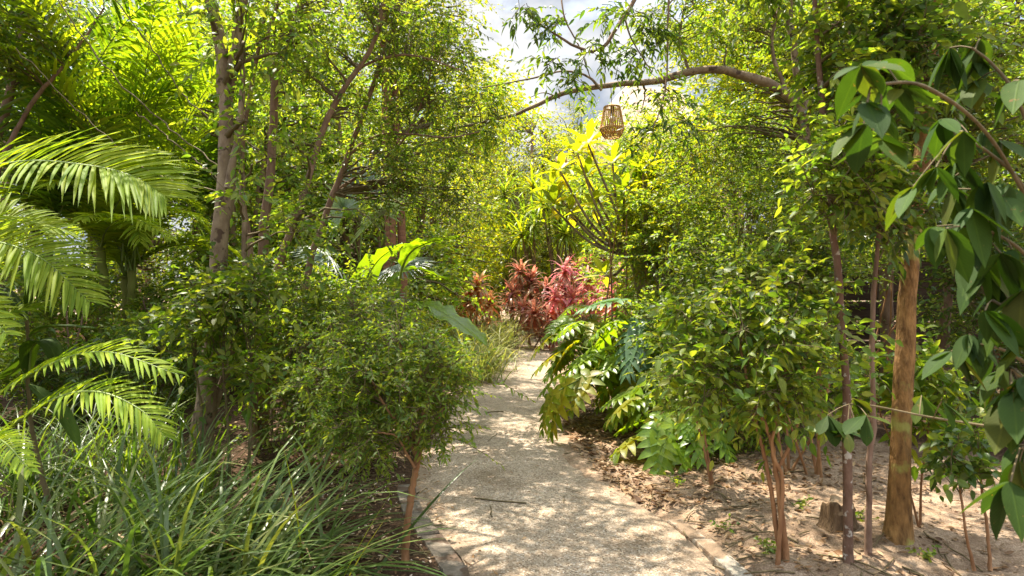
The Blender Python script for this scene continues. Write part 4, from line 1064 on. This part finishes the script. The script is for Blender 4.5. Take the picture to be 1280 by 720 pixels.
hedge(835, 9.3, 'sunlit yellow-green bush behind the dracaena, under the arching branch', [bl(850, 190, 9.3, 80, 70, .8, 50), bl(830, 280, 9.3, 60, 60, .7, 40)], 'sunny', 5, ll=.06, lw=.03)
hedge(1015, 6.6, 'small-leaved bush around the base of the arching tree', [bl(1010, 330, 6.6, 50, 100, .5, 50), bl(1025, 470, 6.3, 45, 60, .4, 24)], 'fresh', 5)
hedge(1090, 7.6, 'thin dark bush in front of the timber fence', [bl(1095, 300, 7.4, 60, 50, .5, 14), bl(1180, 420, 7.6, 70, 40, .5, 12)], 'fresh', 5, twigs=7)
hedge(1230, 6.4, 'shaded bush behind the drooping large dark leaves', [bl(1230, 330, 6.4, 80, 120, .6, 60), bl(1250, 470, 6.0, 60, 50, .4, 20)], 'deep', 5, ll=.06, lw=.03)
hedge(1010, 5.0, 'group of thin bare stems with a small leafy top behind the several-stemmed young tree', [bl(1000, 440, 5.2, 45, 40, .3, 18)], 'fresh', 7, sr=.012)

# tree with the long arching branch
b = G(1046, 7.2)
arch_P = px([(1003, 142), (985, 122), (960, 106), (925, 96), (890, 90), (855, 94), (830, 103), (790, 108), (740, 115), (700, 123), (670, 138), (640, 150), (600, 160), (555, 172)], 7.2)
arch_P = [p + np.array([0, (i / 13) * -.25, 0]) for i, p in enumerate(arch_P)]
plant('tree', b, 'tree whose long bare branch arches left across the path under the sky', 'tree',
      [(px([(1046, 526), (1044, 430), (1038, 340), (1022, 240), (1004, 145), (992, 60), (985, -40), (990, -150)], 7.2), .062, .03, .3),
       (arch_P, .062, .010, 0), (px([(985, 122), (965, 60), (975, 0), (990, -80)], 7.2), .025, .012),
       (px([(752, 113, 7.0), (735, 96, 7.0), (705, 89, 6.98), (660, 99, 6.95), (600, 110, 6.9)], 7), .016, .006, 0),
       (px([(862, 92, 7.1), (850, 40, 7.1), (870, -40, 7.1)], 7), .018, .01), (px([(1003, 142), (1030, 90), (1080, 30), (1120, -40)], 7.2), .03, .012),
       (px([(700, 123, 7.0), (680, 116, 7), (662, 122, 7)], 7), .008, .004, 0)],
      [bl(890, 15, 7.3, 110, 50, .6, 44), bl(1010, 20, 7.5, 60, 70, .6, 34), bl(880, 150, 7.7, 90, 35, .3, 18), bl(960, 185, 7.7, 60, 45, .3, 18), bl(910, -110, 7.2, 190, 80, 1.2, 14), bl(600, 165, 6.95, 50, 25, .2, 3), bl(610, 115, 6.9, 30, 18, .2, 4)],
      'fresh', 'grey', skel_from=.0, clump_r=.28, twigs=8, nl=9, ll=.065, lw=.028, limb_r=.014, grav=.5)

# drooping long-leafleted spray at the top, right of the sky gap
b = G(1110, 8.6)
def sprays(mb):
    for (sx, sy, n_) in [(700, 30, 5), (745, 60, 6), (790, 70, 7), (690, 75, 5), (830, 120, 6), (760, 10, 6), (720, 95, 5), (800, 20, 7), (655, 12, 5), (830, 40, 6), (812, 170, 4), (850, 150, 4)]:
        c = W(sx, sy, 6.2 + U(-.2, .2)); D = rsphere(n_ * 2) * [1, .6, .5]; D[:, 2] -= .15; D = nrm(D)
        twig_leaves(mb, c + rng.normal(0, .05, (n_ * 2, 3)), D, U(.2, .36, n_ * 2), 9, .085, .034, 'ovate', .35, .35, .003, start=.15, flat=.5, axis=(.5, .75), spread=.25)
lim = [(px([(1110, 500, 8.6), (1105, 300, 8.4), (1080, 100, 8.2), (1040, -40, 8), (980, -130, 7.6)], 8), .09, .04, .2),
       (px([(1040, -40, 8), (930, -110, 7.2), (840, -60, 6.6), (780, 20, 6.3), (745, 65, 6.2), (690, 40, 6.2), (655, 10, 6.2)], 7), .035, .006, 0),
       (px([(840, -60, 6.6), (835, 20, 6.4), (832, 110, 6.3), (815, 165, 6.3)], 7), .014, .005, 0), (px([(780, 20, 6.3), (790, 50, 6.25), (815, 90, 6.2)], 7), .01, .005, 0),
       (px([(700, -30, 6.4), (705, 20, 6.2), (725, 60, 6.2), (735, 90, 6.2), (740, 100, 6.2)], 7), .009, .004, 0)]
plant('tree', b, 'back right tree whose drooping sprays of long narrow leaflets hang beside the sky', 'tree', lim,
      [bl(1000, -60, 7.8, 130, 60, 1., 14), bl(850, -50, 6.6, 100, 35, .5, 8)], 'deep', 'brown', skel_from=.3, extra=sprays, clump_r=.34, twigs=8, nl=9, ll=.09, lw=.032, kind='lance', limb_r=.014, grav=.5)

# leafy trees filling the upper right
b = G(1185, 6.9)
plant('tree', b, 'dense leafy tree filling the upper right behind the orange trunk', 'tree',
      [(px([(1185, 534), (1180, 420), (1190, 300), (1180, 150), (1170, 0), (1180, -120)], 6.9), .06, .03)],
      [bl(1140, 100, 6.7, 100, 110, .8, 100), bl(1230, 130, 6.9, 80, 120, .7, 70), bl(1150, -90, 6.9, 180, 70, 1.2, 20), bl(1120, 240, 6.9, 60, 50, .5, 22)],
      'olive', 'brown', clump_r=.3, twigs=9, nl=8, ll=.07, lw=.035, limb_r=.018)
b = G(1010, 9.8)
plant('tree', b, 'sunlit light green tree behind the arching branch', 'tree',
      [(px([(1010, 482), (1015, 350), (1000, 200), (990, 60), (995, -50)], 9.8), .07, .03)],
      [bl(960, 60, 9.6, 110, 90, 1., 70), bl(1060, 120, 9.8, 70, 100, .9, 46), bl(1040, 260, 9.6, 60, 60, .7, 30), bl(880, 60, 10, 60, 60, .8, 24)],
      'sunny', 'brown', clump_r=.42, twigs=9, nl=9, ll=.085, lw=.042, kind='tiny', limb_r=.02)

# saplings at the right edge
b = G(1228, 3.4)
plant('sapling', b, 'bare-legged sapling with a few small dark leaves near the right edge', 'sapling',
      [(px([(1218, 713), (1208, 670), (1204, 640), (1198, 600), (1190, 560)], 3.4), .008, .004), (px([(1238, 713), (1234, 660), (1226, 600), (1224, 560)], 3.4), .009, .005)],
      [bl(1190, 590, 3.4, 45, 35, .2, 9), bl(1215, 560, 3.4, 35, 30, .2, 6)], 'deep', 'rust', stem_name='stem', crown_name='foliage', clump_r=.13, twigs=5, nl=5, ll=.06, lw=.04, limb_r=.004)

# large-leaved shrub leaning in, closest to the lens
b = np.array([1.75, 1.75, 0.]); o = thing('large_leaf_shrub', b, 'shrub with very large dark drooping leaves, closest to the viewer at the right edge', 'shrub')
stems = [px([(1440, 1040, 1.75), (1380, 700, 1.75), (1330, 420, 1.75), (1300, 200, 1.75), (1290, 0, 1.75), (1285, -120, 1.75)], 1.75)]
stems[0][0] = b
SP = []
P_, _ = trunk(stems[0], .02, .009, name='trunk', mat=BK['rust'], parent=o, base=b); SP.append(P_)
brs = [([(1315, 320, 1.75), (1280, 235, 1.7), (1235, 190, 1.65), (1195, 170, 1.6)], [(1200, 165), (1165, 150), (1150, 195), (1185, 205), (1235, 180), (1215, 235), (1160, 225), (1250, 150), (1190, 130)]),
       ([(1330, 420, 1.75), (1290, 330, 1.65), (1250, 295, 1.6), (1215, 285, 1.55)], [(1215, 282), (1240, 300), (1190, 262), (1265, 300), (1230, 340), (1200, 320), (1180, 270)]),
       ([(1340, 480, 1.75), (1300, 420, 1.6), (1265, 390, 1.55), (1240, 375, 1.55)], [(1240, 372), (1215, 378), (1260, 380), (1275, 420), (1235, 400), (1262, 345)]),
       ([(1350, 560, 1.75), (1310, 510, 1.6), (1285, 480, 1.55), (1262, 460, 1.5)], [(1262, 458), (1278, 480), (1255, 500), (1285, 540), (1270, 520)]),
       ([(1360, 600, 1.75), (1300, 545, 2.0), (1230, 532, 2.15), (1160, 521, 2.25), (1095, 508, 2.3), (1062, 505, 2.3)], [(1062, 505), (1085, 500), (1070, 520), (1105, 508), (1130, 515), (1160, 520), (1090, 530), (1045, 508)]),
       ([(1310, 300, 1.75), (1240, 175, 1.6), (1160, 110, 1.4), (1090, 105, 1.3)], [(1090, 105), (1065, 120), (1110, 95), (1075, 150), (1130, 110), (1100, 165), (1060, 90)]),
       ([(1330, 380, 1.75), (1290, 300, 1.7), (1255, 250, 1.65), (1225, 240, 1.6)], [(1225, 240), (1205, 250), (1250, 240), (1270, 270), (1190, 250), (1245, 215)]),
       ([(1345, 520, 1.75), (1300, 470, 1.7), (1260, 440, 1.65), (1222, 430, 1.6)], [(1222, 430), (1240, 450), (1205, 425), (1265, 440), (1285, 470)]),
       ([(1355, 590, 1.75), (1310, 575, 1.6), (1288, 560, 1.55), (1275, 560, 1.5)], [(1272, 560), (1262, 585), (1280, 600), (1268, 625)]),
       ([(1300, 200, 1.75), (1270, 120, 1.7), (1240, 80, 1.7), (1215, 60, 1.7)], [(1215, 60), (1195, 80), (1240, 72), (1225, 100), (1260, 90)])]
for k, (bp, hd) in enumerate(brs):
    mb = MB(); Q = spline(px(bp, 1.6), 20); tubes(mb, Q, np.linspace(.0055, .003, 20), 6, 0)
    end = Q[-1]
    for (hx, hy) in hd:
        dd = Q[np.argmin(np.abs((Q[:, 0] / Q[:, 1] * F + 640) - hx)), 1]
        h = W(hx + U(-22, 22), hy + U(-25, 25), dd + U(-.12, .12)); j = np.argmin(np.linalg.norm(Q - h, axis=1)); tubes(mb, spline([Q[j], (Q[j] + h) / 2 + [0, 0, .005], h], 5), np.full(5, .002), 4, 0)
        nleaf = 5 if k != 4 else 4
        for q_ in range(nleaf):
            az = U(0, 6.28); pit = U(.65, 1.4) if k not in (4, 5) else U(.1, 1.0)
            A = np.array([math.cos(az) * math.cos(pit), math.sin(az) * math.cos(pit), -math.sin(pit)])
            Nn = np.array([math.cos(az) * math.sin(pit), math.sin(az) * math.sin(pit), math.cos(pit)]) + rng.normal(0, .2, 3)
            Ls = U(.065, .135) * (1. if k not in (0, 5, 7) else .85)
            leaves(mb, h[None], A, Nn, Ls, Ls * U(.42, .54), 'obovate' if k == 4 else 'big', U(.0, .3), 1)
    mb.build('branch', [BK['twig'], LM['large']], o, b)

hedge(775, 7.9, 'yellow-green leafy bush around the foot of the frangipani', [bl(825, 300, 7.7, 35, 40, .4, 26), bl(815, 250, 8.0, 40, 50, .4, 20)], 'sunny', 4, ll=.07, lw=.034)

# --- woven lantern hanging from the arching branch
LD = 7.0; ctr = W(765, 153, LD); o = thing('lantern', ctr, 'woven rattan lantern hanging from the arching branch', 'lantern')
rat = solid('rattan', (.42, .2, .05), (.68, .42, .14), 30, rough=.6, bump=.3)
prof_t = np.linspace(0, 1, 12); prof_r = np.interp(prof_t, [0, .15, .45, .72, .86, 1], [.085, .098, .115, .13, .115, .08]); H = .335; z0 = ctr[2] + H / 2
mb = MB(); nr = 30
for k in range(nr):
    a = 2 * math.pi * k / nr
    P = np.stack([ctr[0] + prof_r * math.cos(a), ctr[1] + prof_r * math.sin(a), z0 - prof_t * H], -1)
    tubes(mb, P, np.full(12, .0055), 4, 0)
mb.build('rib_cage', rat, o, ctr)
for t in (0, .03, .70, .73, .985):
    r_ = np.interp(t, prof_t, prof_r) + .003; a = np.linspace(0, 2 * np.pi, 33); mb = MB()
    tubes(mb, np.stack([ctr[0] + r_ * np.cos(a), ctr[1] + r_ * np.sin(a), z0 - t * H + 0 * a], -1), np.full(33, .006), 5, 0); mb.build('hoop', rat, o, ctr)
# crossing weave on the bowl
mb = MB()
for k in range(18):
    for sg in (-1, 1):
        tt = np.linspace(.73, .985, 6); a = 2 * math.pi * k / 18 + sg * np.linspace(0, .6, 6); r_ = np.interp(tt, prof_t, prof_r)
        tubes(mb, np.stack([ctr[0] + r_ * np.cos(a), ctr[1] + r_ * np.sin(a), z0 - tt * H], -1), np.full(6, .003), 4, 0)
mb.build('weave', rat, o, ctr)
blk = solid('black_plastic', (.015, .013, .012), (.03, .028, .026), 20, rough=.5, bump=.05)
mb = MB(); tubes(mb, np.array([[ctr[0], ctr[1], z0 + .01], [ctr[0], ctr[1], z0 - .03], [ctr[0], ctr[1], z0 - .09]]), np.array([.02, .022, .018]), 10, 0, cap=True); mb.build('bulb_socket', blk, o, ctr)
mb = MB(); zz = np.linspace(0, 1, 8); tubes(mb, np.stack([0 * zz + ctr[0], 0 * zz + ctr[1], z0 - .09 - zz * .09], -1), np.array([.014, .02, .03, .035, .034, .028, .018, .003]), 12, 0)
glassm, nt_, N_, L_k = newmat('frosted_bulb'); o_ = N_.new('ShaderNodeOutputMaterial'); p_ = N_.new('ShaderNodeBsdfPrincipled'); p_.inputs['Base Color'].default_value = (.75, .72, .65, 1); p_.inputs['Roughness'].default_value = .25; L_k.new(p_.outputs[0], o_.inputs[0])
mb.build('bulb', glassm, o, ctr)
br = np.array(spline(arch_P, 200)); jb = np.argmin(np.abs(br[:, 0] - ctr[0]))
mb = MB(); tubes(mb, spline([[ctr[0], ctr[1], z0 + .0], (ctr + br[jb]) / 2 + [0, 0, .1], br[jb]], 8), np.full(8, .004), 5, 0)
for k in range(4):
    a = math.pi / 2 * k; tubes(mb, np.array([[ctr[0] + .09 * math.cos(a), ctr[1] + .09 * math.sin(a), z0], [ctr[0] + .04 * math.cos(a), ctr[1] + .04 * math.sin(a), z0 + .02], [ctr[0], ctr[1], z0 + .03]]), np.full(3, .003), 4, 0)
mb.build('cord', blk, o, ctr)

# --- dark timber rail fence back right
m_f = solid('dark_timber', (.035, .022, .016), (.085, .055, .04), 6, bump=.5, stretch=(.4, .4, 5))
p0 = np.array([3.6, 9.0]); p1 = np.array([11.5, 7.6]); dv = nrm(p1 - p0); o = thing('timber_fence', (p0[0], p0[1], 0), 'dark brown horizontal board fence in the shade behind the right-hand trunks', 'fence')
for zb in (.25, .52, .79, 1.06, 1.33, 1.6):
    mb = MB(); boxp(mb, p0, p1, .03, zb, zb + .25); mb.build('board', m_f, o, (p0[0], p0[1], 0), smooth=False)
Lf = np.linalg.norm(p1 - p0); nv = np.array([-dv[1], dv[0]])
for s_ in np.arange(0.05, Lf, 1.7):
    a = p0 + dv * s_ + nv * .07; mb = MB(); boxp(mb, a, a + dv * .1, .1, -.1, 1.9); mb.build('post', m_f, o, (p0[0], p0[1], 0), smooth=False)

# --- thatched house far behind
b = np.array([6.4, 30., 0.]); o = thing('thatched_house', b, 'pinkish two-storey house with a broad thatched roof behind the arching branch', 'house')
mb = MB(); w_, dp = 3.4, 3.0
def box3(mb, x0, x1, y0, y1, za, zb, mat=0):
    v = [(x0, y0, za), (x1, y0, za), (x1, y1, za), (x0, y1, za), (x0, y0, zb), (x1, y0, zb), (x1, y1, zb), (x0, y1, zb)]
    mb.add(v, [np.array([(0, 1, 5, 4), (1, 2, 6, 5), (2, 3, 7, 6), (3, 0, 4, 7), (4, 5, 6, 7), (3, 2, 1, 0)])], mat)
box3(mb, b[0] - w_, b[0] + w_, b[1] - dp, b[1] + dp, -.2, 7.0); mb.build('wall', m_wall, o, b, smooth=False)
thatch = solid('thatch', (.33, .24, .17), (.52, .41, .31), 5, bump=1., stretch=(1, 1, .25), bscale=14)
mb = MB(); nR = 16; t = np.linspace(0, 1, nR); cor = np.array([(-1, -1), (1, -1), (1, 1), (-1, 1)])
V = []
for k in range(nR):
    f = 1 - t[k]; z = 6.6 + 4.3 * t[k] ** .9
    hx_, hy_ = (w_ + .9) * f + 1.1 * t[k], (dp + .9) * f + .08 * t[k]
    ring = []
    for e in range(4):
        c0, c1 = cor[e], cor[(e + 1) % 4]
        for s_ in np.linspace(0, 1, 9)[:-1]:
            c_ = c0 * (1 - s_) + c1 * s_; ring.append((b[0] + c_[0] * hx_ + U(-.05, .05), b[1] + c_[1] * hy_ + U(-.05, .05), z + U(-.05, .05)))
    V.append(ring)
V = np.array(V); idx = np.arange(nR * 32).reshape(nR, 32); a_, b_ = idx[:-1], idx[1:]
mb.add(V, [np.stack([a_, np.roll(a_, -1, 1), np.roll(b_, -1, 1), b_], -1).reshape(-1, 4)]); mb.add(np.concatenate([V[0], V[0] * [1, 1, 0] + [0, 0, 6.4]]), [np.stack([np.arange(32), np.arange(32) + 32, (np.arange(32) + 1) % 32 + 32, (np.arange(32) + 1) % 32], -1)])
mb.build('roof', thatch, o, b)
for wx in (-1.9, 1.6):
    mb = MB(); box3(mb, b[0] + wx - .6, b[0] + wx + .6, b[1] - dp - .05, b[1] - dp + .02, 3.7, 5.0); wn = mb.build('window', solid('dark_window', (.03, .03, .03), (.06, .05, .05), 3, rough=.2, bump=0), o, b, smooth=False)
m_rail = solid('red_rail', (.28, .12, .08), (.4, .2, .13), 8)
mb = MB(); box3(mb, b[0] - w_ + .1, b[0] + w_ - .1, b[1] - dp - 1.0, b[1] - dp - .01, 3.1, 3.25); mb.build('balcony', m_wall, o, b, smooth=False)
mb = MB()
for k in range(46): box3(mb, b[0] - w_ + .12 + k * .146, b[0] - w_ + .18 + k * .146, b[1] - dp - .98, b[1] - dp - .92, 3.253, 4.2)
box3(mb, b[0] - w_ + .1, b[0] + w_ - .1, b[1] - dp - 1., b[1] - dp - .9, 4.203, 4.28); mb.build('railing', m_rail, o, b, smooth=False)

# ================================================================== BACKGROUND TREES
def bgtree(name, b, label, leaf, h, rad, n, ll, group='trees and bushes closing the view behind the garden', low=.25, stems=1, bark='brown', **kw):
    st = []
    for k in range(stems):
        tp = b + np.array([U(-.3, .3) * rad, U(-.3, .3) * rad, h * .85]); s0 = b + np.array([U(-.1, .1), U(-.1, .1), -.03]) * (1 + stems * .4)
        st.append(([s0, s0 * .5 + tp * .5 + np.array([U(-.15, .15), 0, 0]), tp], .035 * h / stems ** .5 * .6, .015 * h * .4))
    blobs = []
    m = 6
    for k in range(m):
        a = U(0, 6.28); rr_ = rad * U(.25, .65); z = h * (low + (1 - low) * (k + .5) / m)
        blobs.append((b + np.array([math.cos(a) * rr_, math.sin(a) * rr_, z]), (rad * U(.4, .6), rad * U(.4, .6), h * (1 - low) * U(.14, .2)), n // m))
    kk = dict(clump_r=rad * .26, twigs=10, nl=9, ll=ll, lw=ll * .5, kind='tiny', limb_r=.05, limb_sides=4, twig=False); kk.update(kw)
    return plant(name, b, label, 'tree', st, blobs, leaf, bark, group, sides=7, skel_from=.3, **kk)


BT = {
    'sunny': bgtree('tree', G(565, 20.), 'bushy yellow-green tree behind the pale path-side grass', 'sunny', 5.2, 1.9, 100, .1, low=.12, stems=3),
    'pale': bgtree('tree', G(655, 23.), 'pale dry-looking tree at the far end left of the yucca', 'pale', 6.4, 2.0, 80, .1, low=.2, stems=2, bark='grey'),
    'fresh': bgtree('tree', G(462, 15.5), 'fresh green tree behind the twin reddish trunks', 'fresh', 5.0, 1.7, 100, .09, low=.15, stems=2),
    'olive': bgtree('tree', G(330, 12.), 'olive green tree deep behind the many-stemmed tree', 'olive', 5.6, 1.8, 110, .09, low=.15, stems=2),
}
gname = 'trees and bushes closing the view behind the garden'
for (kind, bx, d, sc, lab) in [
    ('sunny', 745, 22., 1.05, 'yellow-green tree behind the red plants, right of the yucca'), ('sunny', 560, 21., 1.1, 'yellow-green tree far behind the banana leaves'),
    ('sunny', 690, 27., 1.2, 'yellow-green tree directly behind the yucca stems'), ('sunny', 640, 25.5, 1.0, 'yellow-green tree between the pale dry tree and the yucca'),
    ('pale', 590, 28., 1.25, 'tall pale tree under the left end of the arching branch'), ('pale', 735, 31., 1.2, 'pale tree far behind the yellow frangipani'),
    ('fresh', 800, 17., 1.15, 'green tree behind the dracaena'), ('fresh', 860, 14., 1.15, 'green tree behind the sunlit bush under the arching branch'),
    ('sunny', 930, 15., 1.1, 'yellow-green tree behind the tall small-leaved bush'), ('fresh', 480, 13., 1.2, 'green tree between the thin leaning trunk and the twin trunks'),
    ('fresh', 400, 15., 1.5, 'high green tree behind the silvery fan palm'), ('olive', 250, 13.5, 1.3, 'olive tree behind the tallest palm'),
    ('olive', 120, 13., 1.3, 'olive tree in the dark behind the green palm stems'), ('fresh', 20, 11., 1.3, 'green tree behind the palms at the left edge'),
    ('olive', 1040, 13., 1.35, 'olive tree behind the timber fence, nearest the arching tree'), ('fresh', 1130, 12., 1.4, 'green tree behind the timber fence and orange trunk'),
    ('olive', 1230, 11.5, 1.4, 'olive tree behind the fence near the right edge'), ('olive', 1320, 10., 1.3, 'olive tree just outside the fence end on the right'),
    ('olive', 180, 20., 1.9, 'great olive tree far behind the palms'), ('olive', 1010, 21., 1.9, 'great olive tree behind the thatched house side'),
    ('fresh', 320, 22., 1.9, 'great green tree far behind the forked trunk'), ('sunny', 430, 24., 1.6, 'tall yellow-green tree behind the fan palm'),
    ('fresh', 440, 12.5, 1.25, 'green tree just behind the silvery fan palm'), ('sunny', 530, 16.5, 1.3, 'yellow-green tree right of the twin reddish trunks'),
    ('sunny', 610, 24., 1.45, 'high yellow-green tree under the tip of the arching branch'), ('sunny', 770, 25., 1.45, 'high yellow-green tree behind the woven lantern'), ('fresh', 690, 34., 1.6, 'green tree at the very end of the view'),
    ('sunny', 655, 30., 1.45, 'yellow-green tree far behind the pale dry tree'), ('fresh', 300, 10.5, 1.15, 'green tree right behind the forked trunk'), ('fresh', 370, 18., 1.6, 'high green tree deep between the thin trunks'), ('sunny', 440, 19., 1.5, 'yellow-green tree deep behind the twin trunks'),
    ('fresh', 1300, 8.6, 1.0, 'green tree close behind the fence by the right edge'),
    ('sunny', 668, 25., 1.72, 'tallest yellow-green tree in the middle of the far background'), ('pale', 720, 27., 1.35, 'pale tall tree beside the tallest yellow-green one'), ('sunny', 618, 29., 1.8, 'big yellow-green tree at the left foot of the sky gap'),
    ('olive', -90, 12., 1.5, 'olive tree beyond the left edge palms'), ('olive', 1150, 20., 1.9, 'great olive tree far right behind the fence'),
    ('sunny', 505, 30., 1.6, 'distant yellow-green tree left of the sky gap'), ('fresh', 830, 24., 1.25, 'green tree in front of the thatched house'),
]:
    copy_thing(BT[kind], G(bx, d), U(0, 6.28), sc, lab, gname)
# low bushes behind, filling under the trees
bush = bgtree('shrub', G(450, 11.), 'round green bush below the silvery fan palm', 'fresh', 1.7, 1.1, 66, .07, 'bushes under the background trees', low=.05, stems=3, twigs=9)
bush['category'] = 'shrub'
for (bx, d, sc, lab) in [(360, 9.5, 1.1, 'round bush behind the loose light green bush'), (250, 9., 1.15, 'round bush in the shade below the tall palm'), (40, 9.2, 1.2, 'round bush under the left edge palm'), (125, 9.4, 1.15, 'round bush directly behind the two green palm stems'), (75, 7.2, .9, 'round bush between the big dark oval leaves and the green palm stems'), (205, 8., .95, 'round bush left of the thick forked trunk'),
                         (510, 12., .9, 'round bush behind the pale path-side grass'), (900, 9., 1.2, 'round bush behind the dense hedge bushes'), (1000, 10., 1.2, 'round bush behind the arching tree trunk'),
                         (1260, 8.6, 1.2, 'round bush by the fence near the right edge'), (820, 12.5, 1.25, 'round bush behind the split-leaf plants'), (560, 17., 1.3, 'round bush left of the red plants'), (800, 19., 1.4, 'round bush right of the red plants'), (-60, 6.5, 1., 'round bush at the left edge behind the near palm')]:
    copy_thing(bush, G(bx, d), U(0, 6.28), sc, lab, 'bushes under the background trees')

# ================================================================== light, sky, camera
SUN_EL, SUN_AZ = 66., -38.           # azimuth from straight ahead, positive to the right
w = bpy.data.worlds.new('World'); SC.world = w; w.use_nodes = True
nt = w.node_tree; N = nt.nodes; Lk = nt.links; N.clear()
out = N.new('ShaderNodeOutputWorld'); bg = N.new('ShaderNodeBackground'); bg.inputs[1].default_value = .15
sky = N.new('ShaderNodeTexSky'); sky.sky_type = 'NISHITA'; sky.sun_disc = False; sky.sun_elevation = R(SUN_EL); sky.sun_rotation = R(SUN_AZ); sky.dust_density = 3.
tc = N.new('ShaderNodeTexCoord'); mp = N.new('ShaderNodeMapping'); mp.inputs['Scale'].default_value = (1, 1, 1.7)
Lk.new(tc.outputs['Generated'], mp.inputs[0])
nz = N.new('ShaderNodeTexNoise'); nz.inputs['Scale'].default_value = 4.; nz.inputs['Detail'].default_value = 8; nz.inputs['Roughness'].default_value = .58; nz.inputs['Distortion'].default_value = .3
Lk.new(mp.outputs[0], nz.inputs['Vector'])
mr = N.new('ShaderNodeMapRange'); mr.inputs[1].default_value = .28; mr.inputs[2].default_value = .46; Lk.new(nz.outputs[0], mr.inputs[0])
nz2 = N.new('ShaderNodeTexNoise'); nz2.inputs['Scale'].default_value = 7.; nz2.inputs['Detail'].default_value = 6; Lk.new(mp.outputs[0], nz2.inputs['Vector'])
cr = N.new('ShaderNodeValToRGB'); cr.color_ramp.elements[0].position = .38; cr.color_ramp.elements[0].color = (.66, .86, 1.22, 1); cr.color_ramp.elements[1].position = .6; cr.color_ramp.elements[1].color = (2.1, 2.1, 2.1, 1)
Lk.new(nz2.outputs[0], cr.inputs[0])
# cloud brightened overhead, out of view, as added fill; low sky kept dimmer
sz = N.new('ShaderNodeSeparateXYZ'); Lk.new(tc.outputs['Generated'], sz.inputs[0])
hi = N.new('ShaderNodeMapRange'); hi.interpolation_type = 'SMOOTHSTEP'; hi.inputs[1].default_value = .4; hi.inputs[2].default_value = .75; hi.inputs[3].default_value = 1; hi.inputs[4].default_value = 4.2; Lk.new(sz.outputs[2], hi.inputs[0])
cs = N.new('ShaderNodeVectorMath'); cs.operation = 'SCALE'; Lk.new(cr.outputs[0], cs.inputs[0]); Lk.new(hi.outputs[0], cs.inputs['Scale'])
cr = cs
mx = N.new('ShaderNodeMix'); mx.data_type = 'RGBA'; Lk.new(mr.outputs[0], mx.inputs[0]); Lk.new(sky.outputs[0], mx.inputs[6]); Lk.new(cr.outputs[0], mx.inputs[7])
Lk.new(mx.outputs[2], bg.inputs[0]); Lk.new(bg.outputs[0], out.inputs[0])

sd = bpy.data.lights.new('sun', 'SUN'); sd.energy = 4.9; sd.angle = R(.5); sd.color = (1, .91, .78)
so = bpy.data.objects.new('sun', sd); COL.objects.link(so)
az, el = R(SUN_AZ), R(SUN_EL)
sv = Vector((math.sin(az) * math.cos(el), math.cos(az) * math.cos(el), math.sin(el)))
so.rotation_euler = sv.to_track_quat('Z', 'Y').to_euler(); so.location = sv * 30

cd = bpy.data.cameras.new('camera'); cam = bpy.data.objects.new('camera', cd); COL.objects.link(cam)
cam.location = (0, 0, EYE); cam.rotation_euler = (R(90), 0, 0); cd.sensor_width = 36; cd.lens = F / 1280 * 36; cd.clip_end = 3000; cd.clip_start = .05
cd.dof.use_dof = True; cd.dof.focus_distance = 6.; cd.dof.aperture_fstop = 5.6
SC.camera = cam
SC.view_settings.view_transform = 'Standard'; SC.view_settings.look = 'None'; SC.view_settings.gamma = 1; SC.view_settings.exposure = 1.7
SC.view_settings.use_curve_mapping = False
SC.render.engine = 'CYCLES'
cy = SC.cycles; cy.max_bounces = 7; cy.diffuse_bounces = 4; cy.glossy_bounces = 2; cy.transmission_bounces = 5; cy.transparent_max_bounces = 4
cy.caustics_reflective = False; cy.caustics_refractive = False; cy.sample_clamp_indirect = 8; cy.blur_glossy = .5
bpy.context.view_layer.update()
